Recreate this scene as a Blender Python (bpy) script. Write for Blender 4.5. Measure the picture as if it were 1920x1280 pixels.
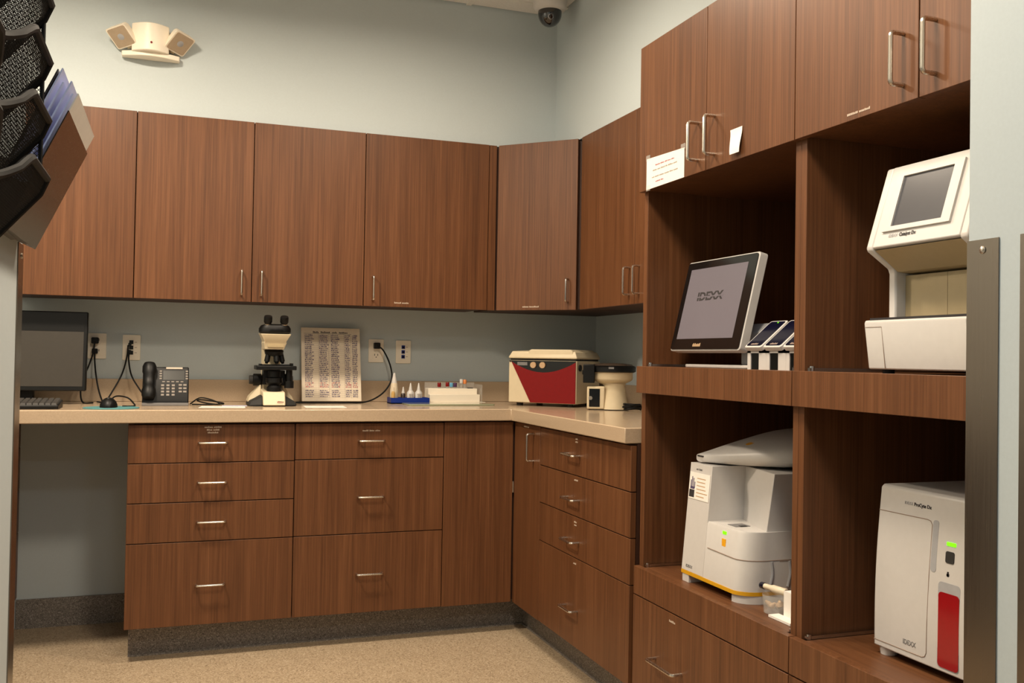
import bpy, math, random
from mathutils import Matrix, Vector
random.seed(7)
for o in list(bpy.data.objects): bpy.data.objects.remove(o)
S = bpy.context.scene
COL = S.collection
PI = math.pi

# ------------------------------------------------------------------ camera, world, lights, exposure
yaw, pitch, roll = 0.3439, 0.0173, 0.0168
fw = Vector((math.sin(yaw)*math.cos(pitch), math.cos(yaw)*math.cos(pitch), math.sin(pitch)))
rt = Vector((math.cos(yaw), -math.sin(yaw), 0)); up = rt.cross(fw)
r2 = rt*math.cos(roll) + up*math.sin(roll); u2 = up*math.cos(roll) - rt*math.sin(roll)
cam = bpy.data.cameras.new('camera'); cam.sensor_width = 36; cam.lens = 1779.6*36/1920
cam.clip_start = 0.02
co = bpy.data.objects.new('camera', cam); COL.objects.link(co)
co.matrix_world = Matrix(((r2.x, u2.x, -fw.x, 0), (r2.y, u2.y, -fw.y, 0), (r2.z, u2.z, -fw.z, 1.1288), (0, 0, 0, 1)))
S.camera = co

W = bpy.data.worlds.new('world'); S.world = W; W.use_nodes = True
W.node_tree.nodes['Background'].inputs[0].default_value = (0.75, 0.85, 1, 1)
W.node_tree.nodes['Background'].inputs[1].default_value = 0.05
WARM = (1.0, 0.84, 0.65); COOL = (0.80, 0.92, 1.0)
# the room's recessed lamps, third an added wall fill: x, y, radius, watts, colour
LAMPS = [(-0.48, 2.92, 0.13, 52, WARM), (0.52, 1.50, 0.19, 36, WARM), (0.78, 2.95, 0.13, 22, WARM),
         (0.30, 0.10, 0.20, 12, COOL), (1.60, -2.1, 0.20, 24, COOL)]
CEIL = 2.68
for i, (x, y, r, w, c) in enumerate(LAMPS):
    l = bpy.data.lights.new('recessed_lamp_light', 'AREA'); l.shape = 'DISK'; l.size = 2*r; l.energy = w; l.color = c
    l.spread = math.radians(168 if c is WARM else 172)
    lo = bpy.data.objects.new('recessed_lamp_light', l); COL.objects.link(lo); lo.location = (x, y, CEIL-0.022)
vs = S.view_settings
vs.view_transform = 'Standard'; vs.look = 'None'; vs.gamma = 1; vs.use_curve_mapping = False
vs.exposure = -0.2

# ------------------------------------------------------------------ materials
def lin(c): return tuple(((v/255)/12.92 if v/255 <= 0.04045 else ((v/255+0.055)/1.055)**2.4) for v in c) + (1,)
def newmat(n):
    m = bpy.data.materials.new(n); m.use_nodes = True
    return m, m.node_tree.nodes, m.node_tree.links, m.node_tree.nodes['Principled BSDF']
def mat(n, rgb, rough=0.5, metal=0.0, noise=0.04, scale=60, bump=0.0, emit=0.0, spec=0.5, coat=0.0):
    m, N, L, P = newmat(n)
    P.inputs['Roughness'].default_value = rough; P.inputs['Metallic'].default_value = metal
    P.inputs['Specular IOR Level'].default_value = spec
    if coat: P.inputs['Coat Weight'].default_value = coat; P.inputs['Coat Roughness'].default_value = 0.06
    tc = N.new('ShaderNodeTexCoord'); nz = N.new('ShaderNodeTexNoise'); nz.inputs['Scale'].default_value = scale
    nz.inputs['Detail'].default_value = 3
    rp = N.new('ShaderNodeValToRGB'); c = lin(rgb)
    rp.color_ramp.elements[0].position = 0.3; rp.color_ramp.elements[1].position = 0.7
    rp.color_ramp.elements[0].color = tuple(v*(1-noise) for v in c[:3])+(1,)
    rp.color_ramp.elements[1].color = tuple(min(1, v*(1+noise)) for v in c[:3])+(1,)
    L.new(tc.outputs['Object'], nz.inputs['Vector']); L.new(nz.outputs['Fac'], rp.inputs['Fac'])
    L.new(rp.outputs['Color'], P.inputs['Base Color'])
    if bump:
        b = N.new('ShaderNodeBump'); b.inputs['Strength'].default_value = bump; b.inputs['Distance'].default_value = 0.001
        L.new(nz.outputs['Fac'], b.inputs['Height']); L.new(b.outputs['Normal'], P.inputs['Normal'])
    if emit:
        L.new(rp.outputs['Color'], P.inputs['Emission Color']); P.inputs['Emission Strength'].default_value = emit
    return m
def wood(n, dark, mid, light, grain='z', rough=0.42):
    m, N, L, P = newmat(n)
    P.inputs['Roughness'].default_value = rough; P.inputs['Specular IOR Level'].default_value = 0.35
    tc = N.new('ShaderNodeTexCoord'); oi = N.new('ShaderNodeObjectInfo')
    off = N.new('ShaderNodeVectorMath'); off.operation = 'SCALE'; off.inputs[0].default_value = (7.3, 5.1, 3.7)
    L.new(oi.outputs['Random'], off.inputs['Scale'])
    add = N.new('ShaderNodeVectorMath'); add.operation = 'ADD'
    L.new(tc.outputs['Object'], add.inputs[0]); L.new(off.outputs[0], add.inputs[1])
    def stretched(k, s):
        mp = N.new('ShaderNodeMapping')
        mp.inputs['Scale'].default_value = {'z': (k, k, s), 'y': (k, s, k)}[grain]
        L.new(add.outputs[0], mp.inputs['Vector']); return mp
    m1 = stretched(150, 2.2); n1 = N.new('ShaderNodeTexNoise'); n1.inputs['Scale'].default_value = 1; n1.inputs['Detail'].default_value = 4
    n1.inputs['Roughness'].default_value = 0.6; L.new(m1.outputs[0], n1.inputs['Vector'])
    m2 = stretched(26, 0.9); n2 = N.new('ShaderNodeTexNoise'); n2.inputs['Scale'].default_value = 1; n2.inputs['Detail'].default_value = 3
    n2.inputs['Distortion'].default_value = 0.8; L.new(m2.outputs[0], n2.inputs['Vector'])
    m3 = stretched(420, 8); n3 = N.new('ShaderNodeTexNoise'); n3.inputs['Scale'].default_value = 1; L.new(m3.outputs[0], n3.inputs['Vector'])
    mx = N.new('ShaderNodeMath'); mx.operation = 'MULTIPLY_ADD'; mx.inputs[1].default_value = 0.48
    L.new(n1.outputs['Fac'], mx.inputs[0])
    m4 = N.new('ShaderNodeMath'); m4.operation = 'MULTIPLY'; m4.inputs[1].default_value = 0.32; L.new(n2.outputs['Fac'], m4.inputs[0])
    L.new(m4.outputs[0], mx.inputs[2])
    m5 = N.new('ShaderNodeMath'); m5.operation = 'MULTIPLY_ADD'; m5.inputs[1].default_value = 0.16
    L.new(n3.outputs['Fac'], m5.inputs[0]); L.new(mx.outputs[0], m5.inputs[2])
    rp = N.new('ShaderNodeValToRGB'); e = rp.color_ramp.elements
    e[0].position = 0.30; e[0].color = lin(dark); e[1].position = 0.66; e[1].color = lin(light)
    k = e.new(0.5); k.color = lin(mid)
    L.new(m5.outputs[0], rp.inputs['Fac']); L.new(rp.outputs['Color'], P.inputs['Base Color'])
    b = N.new('ShaderNodeBump'); b.inputs['Strength'].default_value = 0.06; b.inputs['Distance'].default_value = 0.001
    L.new(m5.outputs[0], b.inputs['Height']); L.new(b.outputs['Normal'], P.inputs['Normal'])
    return m
def speckle(n, base, dark, light, scale=260, rough=0.55):
    m, N, L, P = newmat(n); P.inputs['Roughness'].default_value = rough
    tc = N.new('ShaderNodeTexCoord')
    v = N.new('ShaderNodeTexVoronoi'); v.inputs['Scale'].default_value = scale; L.new(tc.outputs['Object'], v.inputs['Vector'])
    sp = N.new('ShaderNodeSeparateColor'); L.new(v.outputs['Color'], sp.inputs[0])
    rp = N.new('ShaderNodeValToRGB'); e = rp.color_ramp.elements
    e[0].position = 0.0; e[0].color = lin(dark); e[1].position = 1.0; e[1].color = lin(light)
    a = e.new(0.3); a.color = lin(base); b = e.new(0.75); b.color = lin(base)
    L.new(sp.outputs[0], rp.inputs['Fac'])
    nz = N.new('ShaderNodeTexNoise'); nz.inputs['Scale'].default_value = 6; L.new(tc.outputs['Object'], nz.inputs['Vector'])
    mr = N.new('ShaderNodeMapRange'); mr.inputs[3].default_value = 0.94; mr.inputs[4].default_value = 1.06; L.new(nz.outputs['Fac'], mr.inputs[0])
    mm = N.new('ShaderNodeMix'); mm.data_type = 'RGBA'; mm.blend_type = 'MULTIPLY'; mm.inputs[0].default_value = 1
    L.new(rp.outputs['Color'], mm.inputs[6]); L.new(mr.outputs[0], mm.inputs[7]); L.new(mm.outputs[2], P.inputs['Base Color'])
    return m
def steel(n, rgb, rough=0.28):
    m, N, L, P = newmat(n); P.inputs['Metallic'].default_value = 1
    P.inputs['Base Color'].default_value = lin(rgb)
    tc = N.new('ShaderNodeTexCoord'); mp = N.new('ShaderNodeMapping'); mp.inputs['Scale'].default_value = (600, 600, 6)
    nz = N.new('ShaderNodeTexNoise'); nz.inputs['Scale'].default_value = 1
    L.new(tc.outputs['Object'], mp.inputs[0]); L.new(mp.outputs[0], nz.inputs['Vector'])
    mr = N.new('ShaderNodeMapRange'); mr.inputs[3].default_value = rough*0.75; mr.inputs[4].default_value = rough*1.3
    L.new(nz.outputs['Fac'], mr.inputs[0]); L.new(mr.outputs[0], P.inputs['Roughness'])
    return m
def clear(n, rgb, rough=0.1, alpha=0.2):
    m, N, L, P = newmat(n); P.inputs['Base Color'].default_value = lin(rgb); P.inputs['Roughness'].default_value = rough
    P.inputs['Alpha'].default_value = alpha
    nz = N.new('ShaderNodeTexNoise'); nz.inputs['Scale'].default_value = 30
    mr = N.new('ShaderNodeMapRange'); mr.inputs[3].default_value = alpha*0.85; mr.inputs[4].default_value = alpha*1.15
    L.new(nz.outputs['Fac'], mr.inputs[0]); L.new(mr.outputs[0], P.inputs['Alpha'])
    return m
M = dict(
    wood=wood('walnut_laminate', (76, 46, 26), (104, 66, 40), (122, 81, 52)),
    woodh=wood('walnut_laminate_level', (76, 46, 26), (104, 66, 40), (122, 81, 52), 'y'),
    carcass=mat('cabinet_carcass', (62, 36, 22), 0.6),
    paint=mat('pale_blue_paint', (190, 199, 201), 0.75, noise=0.015, scale=180, bump=0.05, spec=0.25),
    tile=mat('ceiling_tile', (225, 222, 218), 0.9, noise=0.05, scale=150, bump=0.2),
    white_metal=mat('white_painted_metal', (225, 222, 216), 0.45),
    floor=speckle('speckled_floor', (172, 152, 125), (124, 104, 80), (198, 181, 156)),
    cove=speckle('speckled_cove_base', (122, 114, 106), (74, 68, 62), (165, 158, 150), 330),
    counter=mat('beige_solid_surface', (186, 164, 138), 0.22, noise=0.06, scale=240, coat=0.2),
    steel=steel('stainless_steel', (132, 122, 112), 0.24),
    nickel=steel('brushed_nickel', (205, 195, 182), 0.26),
    chrome=steel('zinc_slide', (190, 190, 192), 0.2),
    white=mat('white_plastic', (204, 200, 196), 0.4, noise=0.015),
    cream=mat('cream_plastic', (216, 200, 168), 0.42, noise=0.02),
    ivory=mat('ivory_plastic', (240, 230, 212), 0.45, noise=0.01),
    beige=mat('beige_panel', (176, 158, 122), 0.5, noise=0.02),
    grey=mat('grey_plastic', (120, 118, 118), 0.5),
    lgrey=mat('light_grey_plastic', (165, 165, 168), 0.5),
    black=mat('black_plastic', (9, 9, 9), 0.45, spec=0.3),
    blackm=mat('black_wire', (16, 15, 14), 0.6, spec=0.25),
    gloss=mat('glossy_black', (10, 10, 11), 0.12),
    red=mat('red_panel', (122, 10, 12), 0.35, spec=0.3),
    redw=mat('red_window', (150, 4, 18), 0.18, coat=0.5),
    blue=mat('blue_plastic', (12, 44, 130), 0.35),
    navy=mat('navy_screen', (10, 12, 34), 0.15),
    bluepaper=mat('blue_paper', (204, 211, 246), 0.8),
    paper=mat('white_paper', (236, 230, 222), 0.85, noise=0.02),
    ink=mat('purple_ink', (84, 72, 104), 0.8),
    redink=mat('red_ink', (168, 70, 84), 0.8),
    darkink=mat('dark_ink', (40, 36, 38), 0.7),
    fadedink=mat('faded_ink', (150, 130, 116), 0.8),
    labeltext=mat('label_tape_print', (196, 178, 160), 0.6),
    screen=mat('lit_grey_screen', (98, 92, 97), 0.3, noise=0.04, scale=4, emit=0.5, spec=0.3),
    dimscreen=mat('dim_grey_screen', (78, 78, 82), 0.2, noise=0.04, scale=8, emit=0.02),
    led=mat('green_led', (96, 226, 10), 0.4, emit=2.2, noise=0.0),
    amber=mat('amber_mark', (238, 170, 24), 0.5),
    yellow=mat('yellow_stripe', (214, 158, 20), 0.45),
    teal=mat('teal_mat', (78, 132, 134), 0.7),
    orange=mat('orange_cap', (214, 130, 70), 0.5), lblue=mat('light_blue_cap', (96, 160, 196), 0.5),
    purple=mat('purple_cap', (70, 32, 74), 0.5), darkbottle=mat('dark_bottle', (40, 24, 20), 0.25),
    milky=mat('milky_plastic', (222, 208, 182), 0.4), amberliq=mat('straw_liquid', (196, 158, 92), 0.3),
    rubber=mat('dark_rubber', (40, 38, 36), 0.7), tips=mat('beige_tips', (190, 158, 122), 0.6),
    clear=clear('clear_plastic', (222, 220, 214)), smoke=mat('smoked_dome', (14, 13, 14), 0.06, coat=1.0),
    lampglow=mat('lamp_diffuser', (255, 236, 205), 0.5, emit=6.0, noise=0.0),
)

# ------------------------------------------------------------------ mesh helpers
class MB:
    def __init__(s): s.v = []; s.f = []
    def add(s, vs, fs):
        b = len(s.v); s.v += [tuple(p) for p in vs]; s.f += [tuple(b+i for i in f) for f in fs]; return s
    def box(s, x0, x1, y0, y1, z0, z1):
        return s.add([(x0,y0,z0),(x1,y0,z0),(x1,y1,z0),(x0,y1,z0),(x0,y0,z1),(x1,y0,z1),(x1,y1,z1),(x0,y1,z1)],
                     [(3,2,1,0),(4,5,6,7),(0,1,5,4),(1,2,6,5),(2,3,7,6),(3,0,4,7)])
    def hexa(s, bottom, top):                      # two quads -> hexahedron
        return s.add(list(bottom)+list(top), [(3,2,1,0),(4,5,6,7),(0,1,5,4),(1,2,6,5),(2,3,7,6),(3,0,4,7)])
    def prism(s, poly, axis, a, b):
        m = {'x': lambda p, t: (t, p[0], p[1]), 'y': lambda p, t: (p[0], t, p[1]), 'z': lambda p, t: (p[0], p[1], t)}[axis]
        n = len(poly)
        return s.add([m(p, a) for p in poly]+[m(p, b) for p in poly],
                     [tuple(range(n)), tuple(range(2*n-1, n-1, -1))]+[(i, i+n, (i+1) % n+n, (i+1) % n) for i in range(n)])
    def loft(s, rings):                            # rings of equal length, capped
        n = len(rings[0]); vs = [p for r in rings for p in r]; fs = []
        for k in range(len(rings)-1):
            for i in range(n): fs.append((k*n+i, k*n+(i+1) % n, (k+1)*n+(i+1) % n, (k+1)*n+i))
        fs += [tuple(range(n-1, -1, -1)), tuple(range((len(rings)-1)*n, len(rings)*n))]
        return s.add(vs, fs)
    def lathe(s, prof, c, n=24, axis=(0,0,1)):     # profile of (radius, height)
        a = Vector(axis).normalized(); t = Vector((1,0,0)) if abs(a.x) < 0.9 else Vector((0,1,0))
        u = a.cross(t).normalized(); w = a.cross(u); c = Vector(c)
        return s.loft([[c+a*h+(u*math.cos(2*PI*i/n)+w*math.sin(2*PI*i/n))*max(r, 1e-5) for i in range(n)] for r, h in prof])
    def cyl(s, p, q, r, n=16, r2=None):
        p = Vector(p); q = Vector(q); return s.lathe([(r, 0), (r if r2 is None else r2, (q-p).length)], p, n, q-p)
    def tube(s, pts, r, n=8):
        pts = [Vector(p) for p in pts]; rings = []; prev = None
        for i, p in enumerate(pts):
            d = (pts[min(i+1, len(pts)-1)]-pts[max(i-1, 0)]).normalized()
            if prev is None:
                t = Vector((0,0,1)) if abs(d.z) < 0.9 else Vector((1,0,0)); u = d.cross(t).normalized()
            else:
                u = (prev-d*prev.dot(d)).normalized()
            prev = u; w = d.cross(u)
            rings.append([p+(u*math.cos(2*PI*k/n)+w*math.sin(2*PI*k/n))*r for k in range(n)])
        return s.loft(rings)
def rrect(x0, x1, y0, y1, r, n=4):
    out = []
    for cx, cy, a in ((x1-r, y0+r, -90), (x1-r, y1-r, 0), (x0+r, y1-r, 90), (x0+r, y0+r, 180)):
        for k in range(n+1):
            t = math.radians(a+90*k/n); out.append((cx+r*math.cos(t), cy+r*math.sin(t)))
    return out
def smooth(pts, n=6):                               # Catmull-Rom through points
    P = [Vector(p) for p in pts]; P = [P[0]*2-P[1]]+P+[P[-1]*2-P[-2]]; out = []
    for i in range(1, len(P)-2):
        for k in range(n):
            t = k/n; a, b, c, d = P[i-1:i+3]
            out.append(0.5*((2*b)+(c-a)*t+(2*a-5*b+4*c-d)*t*t+(3*b-a-3*c+d)*t**3))
    return out+[P[-2]]
import bmesh
def obj(name, mb, m, parent=None, bev=0.0, seg=2, sm=True, world=True):
    me = bpy.data.meshes.new(name); me.from_pydata(mb.v, [], mb.f)
    bm = bmesh.new(); bm.from_mesh(me); bmesh.ops.recalc_face_normals(bm, faces=bm.faces); bm.to_mesh(me); bm.free()
    me.materials.append(M[m] if isinstance(m, str) else m)
    if sm:
        me.shade_smooth(); me.set_sharp_from_angle(angle=math.radians(38))
    o = bpy.data.objects.new(name, me); COL.objects.link(o)
    if parent is not None:
        o.parent = parent
        if world: o.matrix_parent_inverse = wm(parent).inverted()
    if bev:
        b = o.modifiers.new('bevel', 'BEVEL'); b.width = bev; b.segments = seg; b.limit_method = 'ANGLE'; b.angle_limit = math.radians(35)
    return o
def wm(o):
    m = Matrix.LocRotScale(o.location, o.rotation_euler, o.scale)
    return wm(o.parent) @ o.matrix_parent_inverse @ m if o.parent else m
def thing(name, label, cat, loc=(0,0,0), rz=0, group=None):
    o = bpy.data.objects.new(name, None); COL.objects.link(o); o.empty_display_size = 0.05
    o.location = loc; o.rotation_euler = (0, 0, rz); o['label'] = label; o['category'] = cat
    if group: o['group'] = group
    return o
def tag(o, label, cat, group=None):
    o['label'] = label; o['category'] = cat
    if group: o['group'] = group
    return o
def struct(name, mb, m, parent=None, **k):
    o = obj(name, mb, m, parent, **k); o['kind'] = 'structure'; return o
def box(*a): return MB().box(*a)
def text(body, size, origin, R, U, m, parent, bold=0.0, name='lettering', align='CENTER', world=True, fit=None):
    c = bpy.data.curves.new('t', 'FONT'); c.body = body; c.size = size; c.align_x = align; c.align_y = 'CENTER'; c.offset = bold*size
    c.extrude = 0.0002; c.resolution_u = 3
    t = bpy.data.objects.new('t', c); COL.objects.link(t)
    dg = bpy.context.evaluated_depsgraph_get(); me = bpy.data.meshes.new_from_object(t.evaluated_get(dg))
    bpy.data.objects.remove(t); bpy.data.curves.remove(c)
    R = Vector(R).normalized(); U = Vector(U).normalized(); Nn = R.cross(U)
    if fit:
        xs = [v.co.x for v in me.vertices]; k = fit/(max(xs)-min(xs))
    else: k = 1
    for v in me.vertices: v.co = Vector(origin)+R*v.co.x*k+U*v.co.y+Nn*v.co.z
    me.materials.clear(); me.materials.append(M[m]); me.name = name
    o = bpy.data.objects.new(name, me); COL.objects.link(o); o.parent = parent
    if world: o.matrix_parent_inverse = wm(parent).inverted()
    return o
def handle(p0, p1, n, parent, r=0.0046, off=0.031):
    p0 = Vector(p0); p1 = Vector(p1); n = Vector(n); d = (p1-p0).normalized(); k = 0.009; pts = [p0]
    for c, a, b in ((p0+n*off, -n, d), (p1+n*off, -d, -n)):
        for i in range(5):
            t = i/4; pts.append(c+a*k*(1-t)**2+b*k*t**2)
    pts.append(p1)
    return obj('handle', MB().tube(pts, r, 8), 'nickel', parent)
def dashes(origin, R, U, widths, parent, h=0.005, m='labeltext', name='label_strip', eps=0.0006):
    """short worn label print: word-shaped bars of tape lettering"""
    o = Vector(origin); R = Vector(R); U = Vector(U); Nn = R.cross(U); mb = MB()
    for row, ws in enumerate(widths):
        x = -sum(ws)/2-0.003*(len(ws)-1)/2
        for w in ws:
            nchar = max(2, int(w/0.0042)); cw = w/nchar
            for c in range(nchar):
                hh = h*random.choice((0.7, 0.7, 1.0, 0.85)); a = o+R*(x+c*cw)-U*(row*h*1.7); wd = cw*0.72
                q = [a, a+R*wd, a+R*wd+U*hh, a+U*hh]
                mb.hexa(q, [p+Nn*eps for p in q])
            x += w+0.003
    return obj(name, mb, m, parent, sm=False)

# ------------------------------------------------------------------ room shell
YB, XR = 4.304, 1.985
XL, YL = -0.241, 1.784           # corner of the near left wall
XW, YW = 1.062, 1.048            # far corner of the right wing wall
struct('floor', box(-1.4, 5.2, -6.3, YB+0.1, -0.1, 0), 'floor')
ceil = struct('ceiling', box(-1.4, 5.2, -6.3, YB+0.1, CEIL+0.012, CEIL+0.1), 'white_metal')
struct('wall_back', box(-1.3, XR+0.12, YB, YB+0.12, 0, CEIL+0.012), 'paint')
struct('wall_right', box(XR, XR+0.12, YW, YB, 0, CEIL+0.012), 'paint')
struct('wall_left', box(-1.29, -1.17, YL, YB, 0, CEIL+0.012), 'paint')
struct('wall_left_near', MB().box(XL-0.13, XL, -6.2, YL, 0, CEIL+0.012), 'paint')
struct('wall_left_return', box(-1.29, XL-0.13, YL-0.13, YL, 0, CEIL+0.012), 'paint')
struct('wall_right_wing', box(XW, 5.1, YW-0.135, YW, 0, CEIL+0.012), 'paint')
struct('wall_behind', box(-0.371, 5.2, -6.3, -6.2, 0, CEIL+0.012), 'paint')
struct('wall_right_outer', box(5.1, 5.2, -6.2, YW, 0, CEIL+0.012), 'paint')
ZU1S = 2.0675
# bulkhead above the cupboards, flush with their fronts
struct('wall_soffit', MB().prism([(-1.17, 3.992), (1.622, 3.992), (1.622, 2.612), (XR, 2.612), (XR, YB), (-1.17, YB)], 'z', ZU1S, CEIL+0.012), 'paint')
struct('wall_soffit_right', box(1.622, XR, YW, 2.612, 2.0875, CEIL+0.012), 'paint')
# ceiling grid and tiles (the part over the lab corner)
xs = [-1.17+0.1*0, -0.6, 0.0, 0.6, 1.2, 1.622]; ys = [-0.9, -0.3, 0.3, 0.9, 1.5, 2.1, 2.7, 3.3, 3.87, 3.992]
k = 0
for j in range(len(ys)-1):
    for i in range(len(xs)-1):
        x0, x1, y0, y1 = xs[i]+0.012, xs[i+1]-0.012, ys[j]+0.012, ys[j+1]-0.012
        if y1 < YL and x0 < XL: x0 = XL+0.012
        if x1-x0 < 0.05: continue
        if y0 < YL < y1 and x0 < XL: y0 = YL+0.012
        if y0 < YW and x1 > XW and y1 > YW-0.2 and x0 > XW-0.3: continue
        obj('ceiling_tile', box(x0, x1, y0, y1, CEIL+0.002, CEIL+0.0115), 'tile', ceil)
g = MB()
for x in xs[1:-1]: g.box(x-0.012, x+0.012, -3.2, 3.992, CEIL, CEIL+0.0115)
for y in ys[1:-1]: g.box(-1.17, 1.622, y-0.012, y+0.012, CEIL+0.0004, CEIL+0.0115)
obj('grid_bar', g, 'white_metal', ceil, sm=False)
# cove base / toe kicks
struct('baseboard_back', box(-0.57, -0.12, YB-0.012, YB-0.0005, 0, 0.117), 'cove')
struct('baseboard_left', box(XL, XL+0.006, -6.2, YL, 0, 0.10), 'cove')
struct('baseboard_right', box(XW, 5.1, YW-0.141, YW-0.135, 0, 0.10), 'cove')
tk = MB().prism([(-0.13, 3.80), (1.43, 3.80), (1.43, 2.63), (1.445, 2.63), (1.445, 3.815), (-0.13, 3.815)], 'z', 0, 0.128)
tk.prism([(-0.13, 3.792), (-0.13, 3.80), (1.43, 3.80), (1.43, 2.63), (1.422, 2.63), (1.422, 3.792)], 'z', 0, 0.006)
struct('trim_1', tk, 'cove', sm=False)

# stainless corner guards
def guard(name, pts, label, screws):
    t = thing(name, label, 'corner guard', (pts[1][0], pts[1][1], 0.10), group='stainless corner guards')
    obj('guard_sheet', MB().prism(pts, 'z', 0.101, 1.305), 'steel', t, sm=False)
    for c, n in screws: obj('screw', MB().lathe([(0.0052, 0), (0.0052, 0.0012), (0.003, 0.0024)], c, 14, n), 'nickel', t)
    return t
e = 0.0018
guard('corner_guard', [(XW+0.05, YW+e), (XW-e, YW+e), (XW-e, YW-0.053), (XW, YW-0.053), (XW, YW), (XW+0.05, YW)],
      'stainless corner guard on the wall end beside the tall cabinets', [((XW-e, YW-0.026, 1.29), (-1, 0, 0))])
guard('corner_guard', [(XW+0.05, YW-0.135-e), (XW-e, YW-0.135-e), (XW-e, YW-0.135+0.047), (XW, YW-0.135+0.047), (XW, YW-0.135), (XW+0.05, YW-0.135)],
      'stainless corner guard on the room side of the wall end, away from the cabinets', [((XW-e, YW-0.111, 1.29), (-1, 0, 0))])
guard('corner_guard', [(XL-0.05, YL+e), (XL+e, YL+e), (XL+e, YL-0.053), (XL, YL-0.053), (XL, YL), (XL-0.05, YL)],
      'stainless corner guard on the wall corner under the chart holder', [((XL+e, YL-0.02, 1.285), (1, 0, 0))])

# recessed lamps in the ceiling, the added fill among them
for i, (x, y, r, w, c) in enumerate(LAMPS):
    t = thing('recessed_lamp', ['warm recessed ceiling lamp above the desk end', 'warm recessed ceiling lamp in front of the tall cabinets', 'added warm ceiling fill lamp above the centrifuge corner',
              'recessed ceiling lamp of the room outside, closer to the lab corner', 'recessed ceiling lamp of the room outside, at the far wall'][i], 'lamp', (x, y, CEIL), group='recessed ceiling lamps')
    ring = [(r+0.022, 0.0), (r+0.022, -0.006), (r+0.004, -0.014), (r+0.002, 0.0)]
    mb = MB(); n = 32
    mb.add([(x+a*math.cos(2*PI*q/n), y+a*math.sin(2*PI*q/n), CEIL+h) for a, h in ring for q in range(n)],
           [(a*n+q, a*n+(q+1) % n, ((a+1) % 4)*n+(q+1) % n, ((a+1) % 4)*n+q) for a in range(4) for q in range(n)])
    obj('trim_ring', mb, 'white_metal', t)
    obj('diffuser', MB().lathe([(r+0.002, -0.004), (r+0.002, 0.0)], (x, y, CEIL), 32), 'lampglow', t)

# ------------------------------------------------------------------ cabinets
R_B, R_R = (1, 0, 0), (0, -1, 0)          # reading direction on back-run fronts / right-run fronts
UZ = (0, 0, 1)
G = 0.0016                                 # half gap between fronts
T = 0.019
# --- upper cabinets, back run
YU = 3.969; ZU0, ZU1 = 1.3375, 2.0669
def upper_back(label, x0, x1, seams, handles, labels=(), depth=YB-0.002):
    t = thing('wall_cabinet', label, 'cabinet', ((x0+x1)/2, YU, ZU0), group='walnut wall cabinets over the counter')
    obj('body', box(x0+0.001, x1-0.001, YU+T+0.002, depth, ZU0+0.004, ZU1-0.003), 'carcass', t, sm=False)
    xs_ = [x0]+seams+[x1]
    ds = []
    for a, b in zip(xs_, xs_[1:]):
        ds.append(obj('door', box(a+G, b-G, YU, YU+T, ZU0, ZU1), 'wood', t, bev=0.001))
    for i, x in handles: handle((x, YU, 1.364), (x, YU, 1.463), (0, -1, 0), ds[i], r=0.0042, off=0.028)
    for i, x, z, ws in labels: dashes((x, YU-0.0001, z), R_B, UZ, ws, ds[i], h=0.007)
    return t
upper_back('walnut wall cabinet with a single door at the wall end above the monitor', -0.592, -0.146, [], [])
upper_back('walnut two-door wall cabinet above the telephone and microscope', -0.146, 0.7536, [0.298], [(0, 0.258), (1, 0.336)])
upper_back('walnut wall cabinet with one wide door above the test tube rack', 0.7536, 1.302, [], [(0, 0.792)], [(0, 0.918, 1.352, [[0.03, 0.03]])])
# filler strip
tag(obj('filler_strip', box(1.304, 1.337, YU+0.004, YU+0.03, ZU0, ZU1), 'wood'), 'narrow walnut filler strip beside the diagonal corner cabinet', 'cabinet filler')
# --- diagonal corner cabinet
A = Vector((1.341, YU, 0)); B = Vector((1.6167, 3.697, 0)); dAB = (B-A).normalized(); nD = Vector((dAB.y, -dAB.x, 0))
t = thing('corner_wall_cabinet', 'walnut diagonal corner wall cabinet above the centrifuge', 'cabinet', ((A+B)/2)+Vector((0, 0, ZU0)))
cb = MB().prism([(1.345, YU+0.03), (1.345, YB-0.002), (XR-0.002, YB-0.002), (XR-0.002, 3.703), (1.645, 3.703)], 'z', ZU0+0.004, ZU1-0.003)
obj('body', cb, 'carcass', t, sm=False)
def slab(p, q, n, th, z0, z1):
    a, b = Vector((p.x, p.y, z0)), Vector((q.x, q.y, z0)); h = Vector((0, 0, z1-z0))
    return MB().hexa([a, b, b-n*th, a-n*th], [a+h, b+h, b-n*th+h, a-n*th+h])
dd = obj('door', slab(A+dAB*0.004, B-dAB*0.008, nD, T, ZU0, ZU1), 'wood', t, bev=0.001)
hp = A+dAB*((B-A).length-0.045)
handle(hp+Vector((0, 0, 1.372)), hp+Vector((0, 0, 1.470)), nD, dd, r=0.0042, off=0.028)
mid = A+dAB*0.17+nD*0.0002
dashes(mid+Vector((0, 0, 1.349)), dAB, UZ, [[0.03, 0.045]], dd, h=0.007)
# --- upper cabinet, right run
XU = 1.6167
t = thing('wall_cabinet', 'walnut two-door wall cabinet between the diagonal corner and the tall cabinets', 'cabinet', (XU, 3.15, ZU0), group='walnut wall cabinets over the counter')
obj('body', box(XU+T+0.002, XR-0.002, 2.632, 3.690, ZU0+0.004, ZU1-0.003), 'carcass', t, sm=False)
for a, b, h in ((3.676, 3.173, 3.212), (3.173, 2.632, 3.134)):
    d = obj('door', box(XU, XU+T, b+G, a-G, ZU0, ZU1), 'wood', t, bev=0.001)
    handle((XU, h, 1.374), (XU, h, 1.476), (-1, 0, 0), d, r=0.0042, off=0.028)

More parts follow.
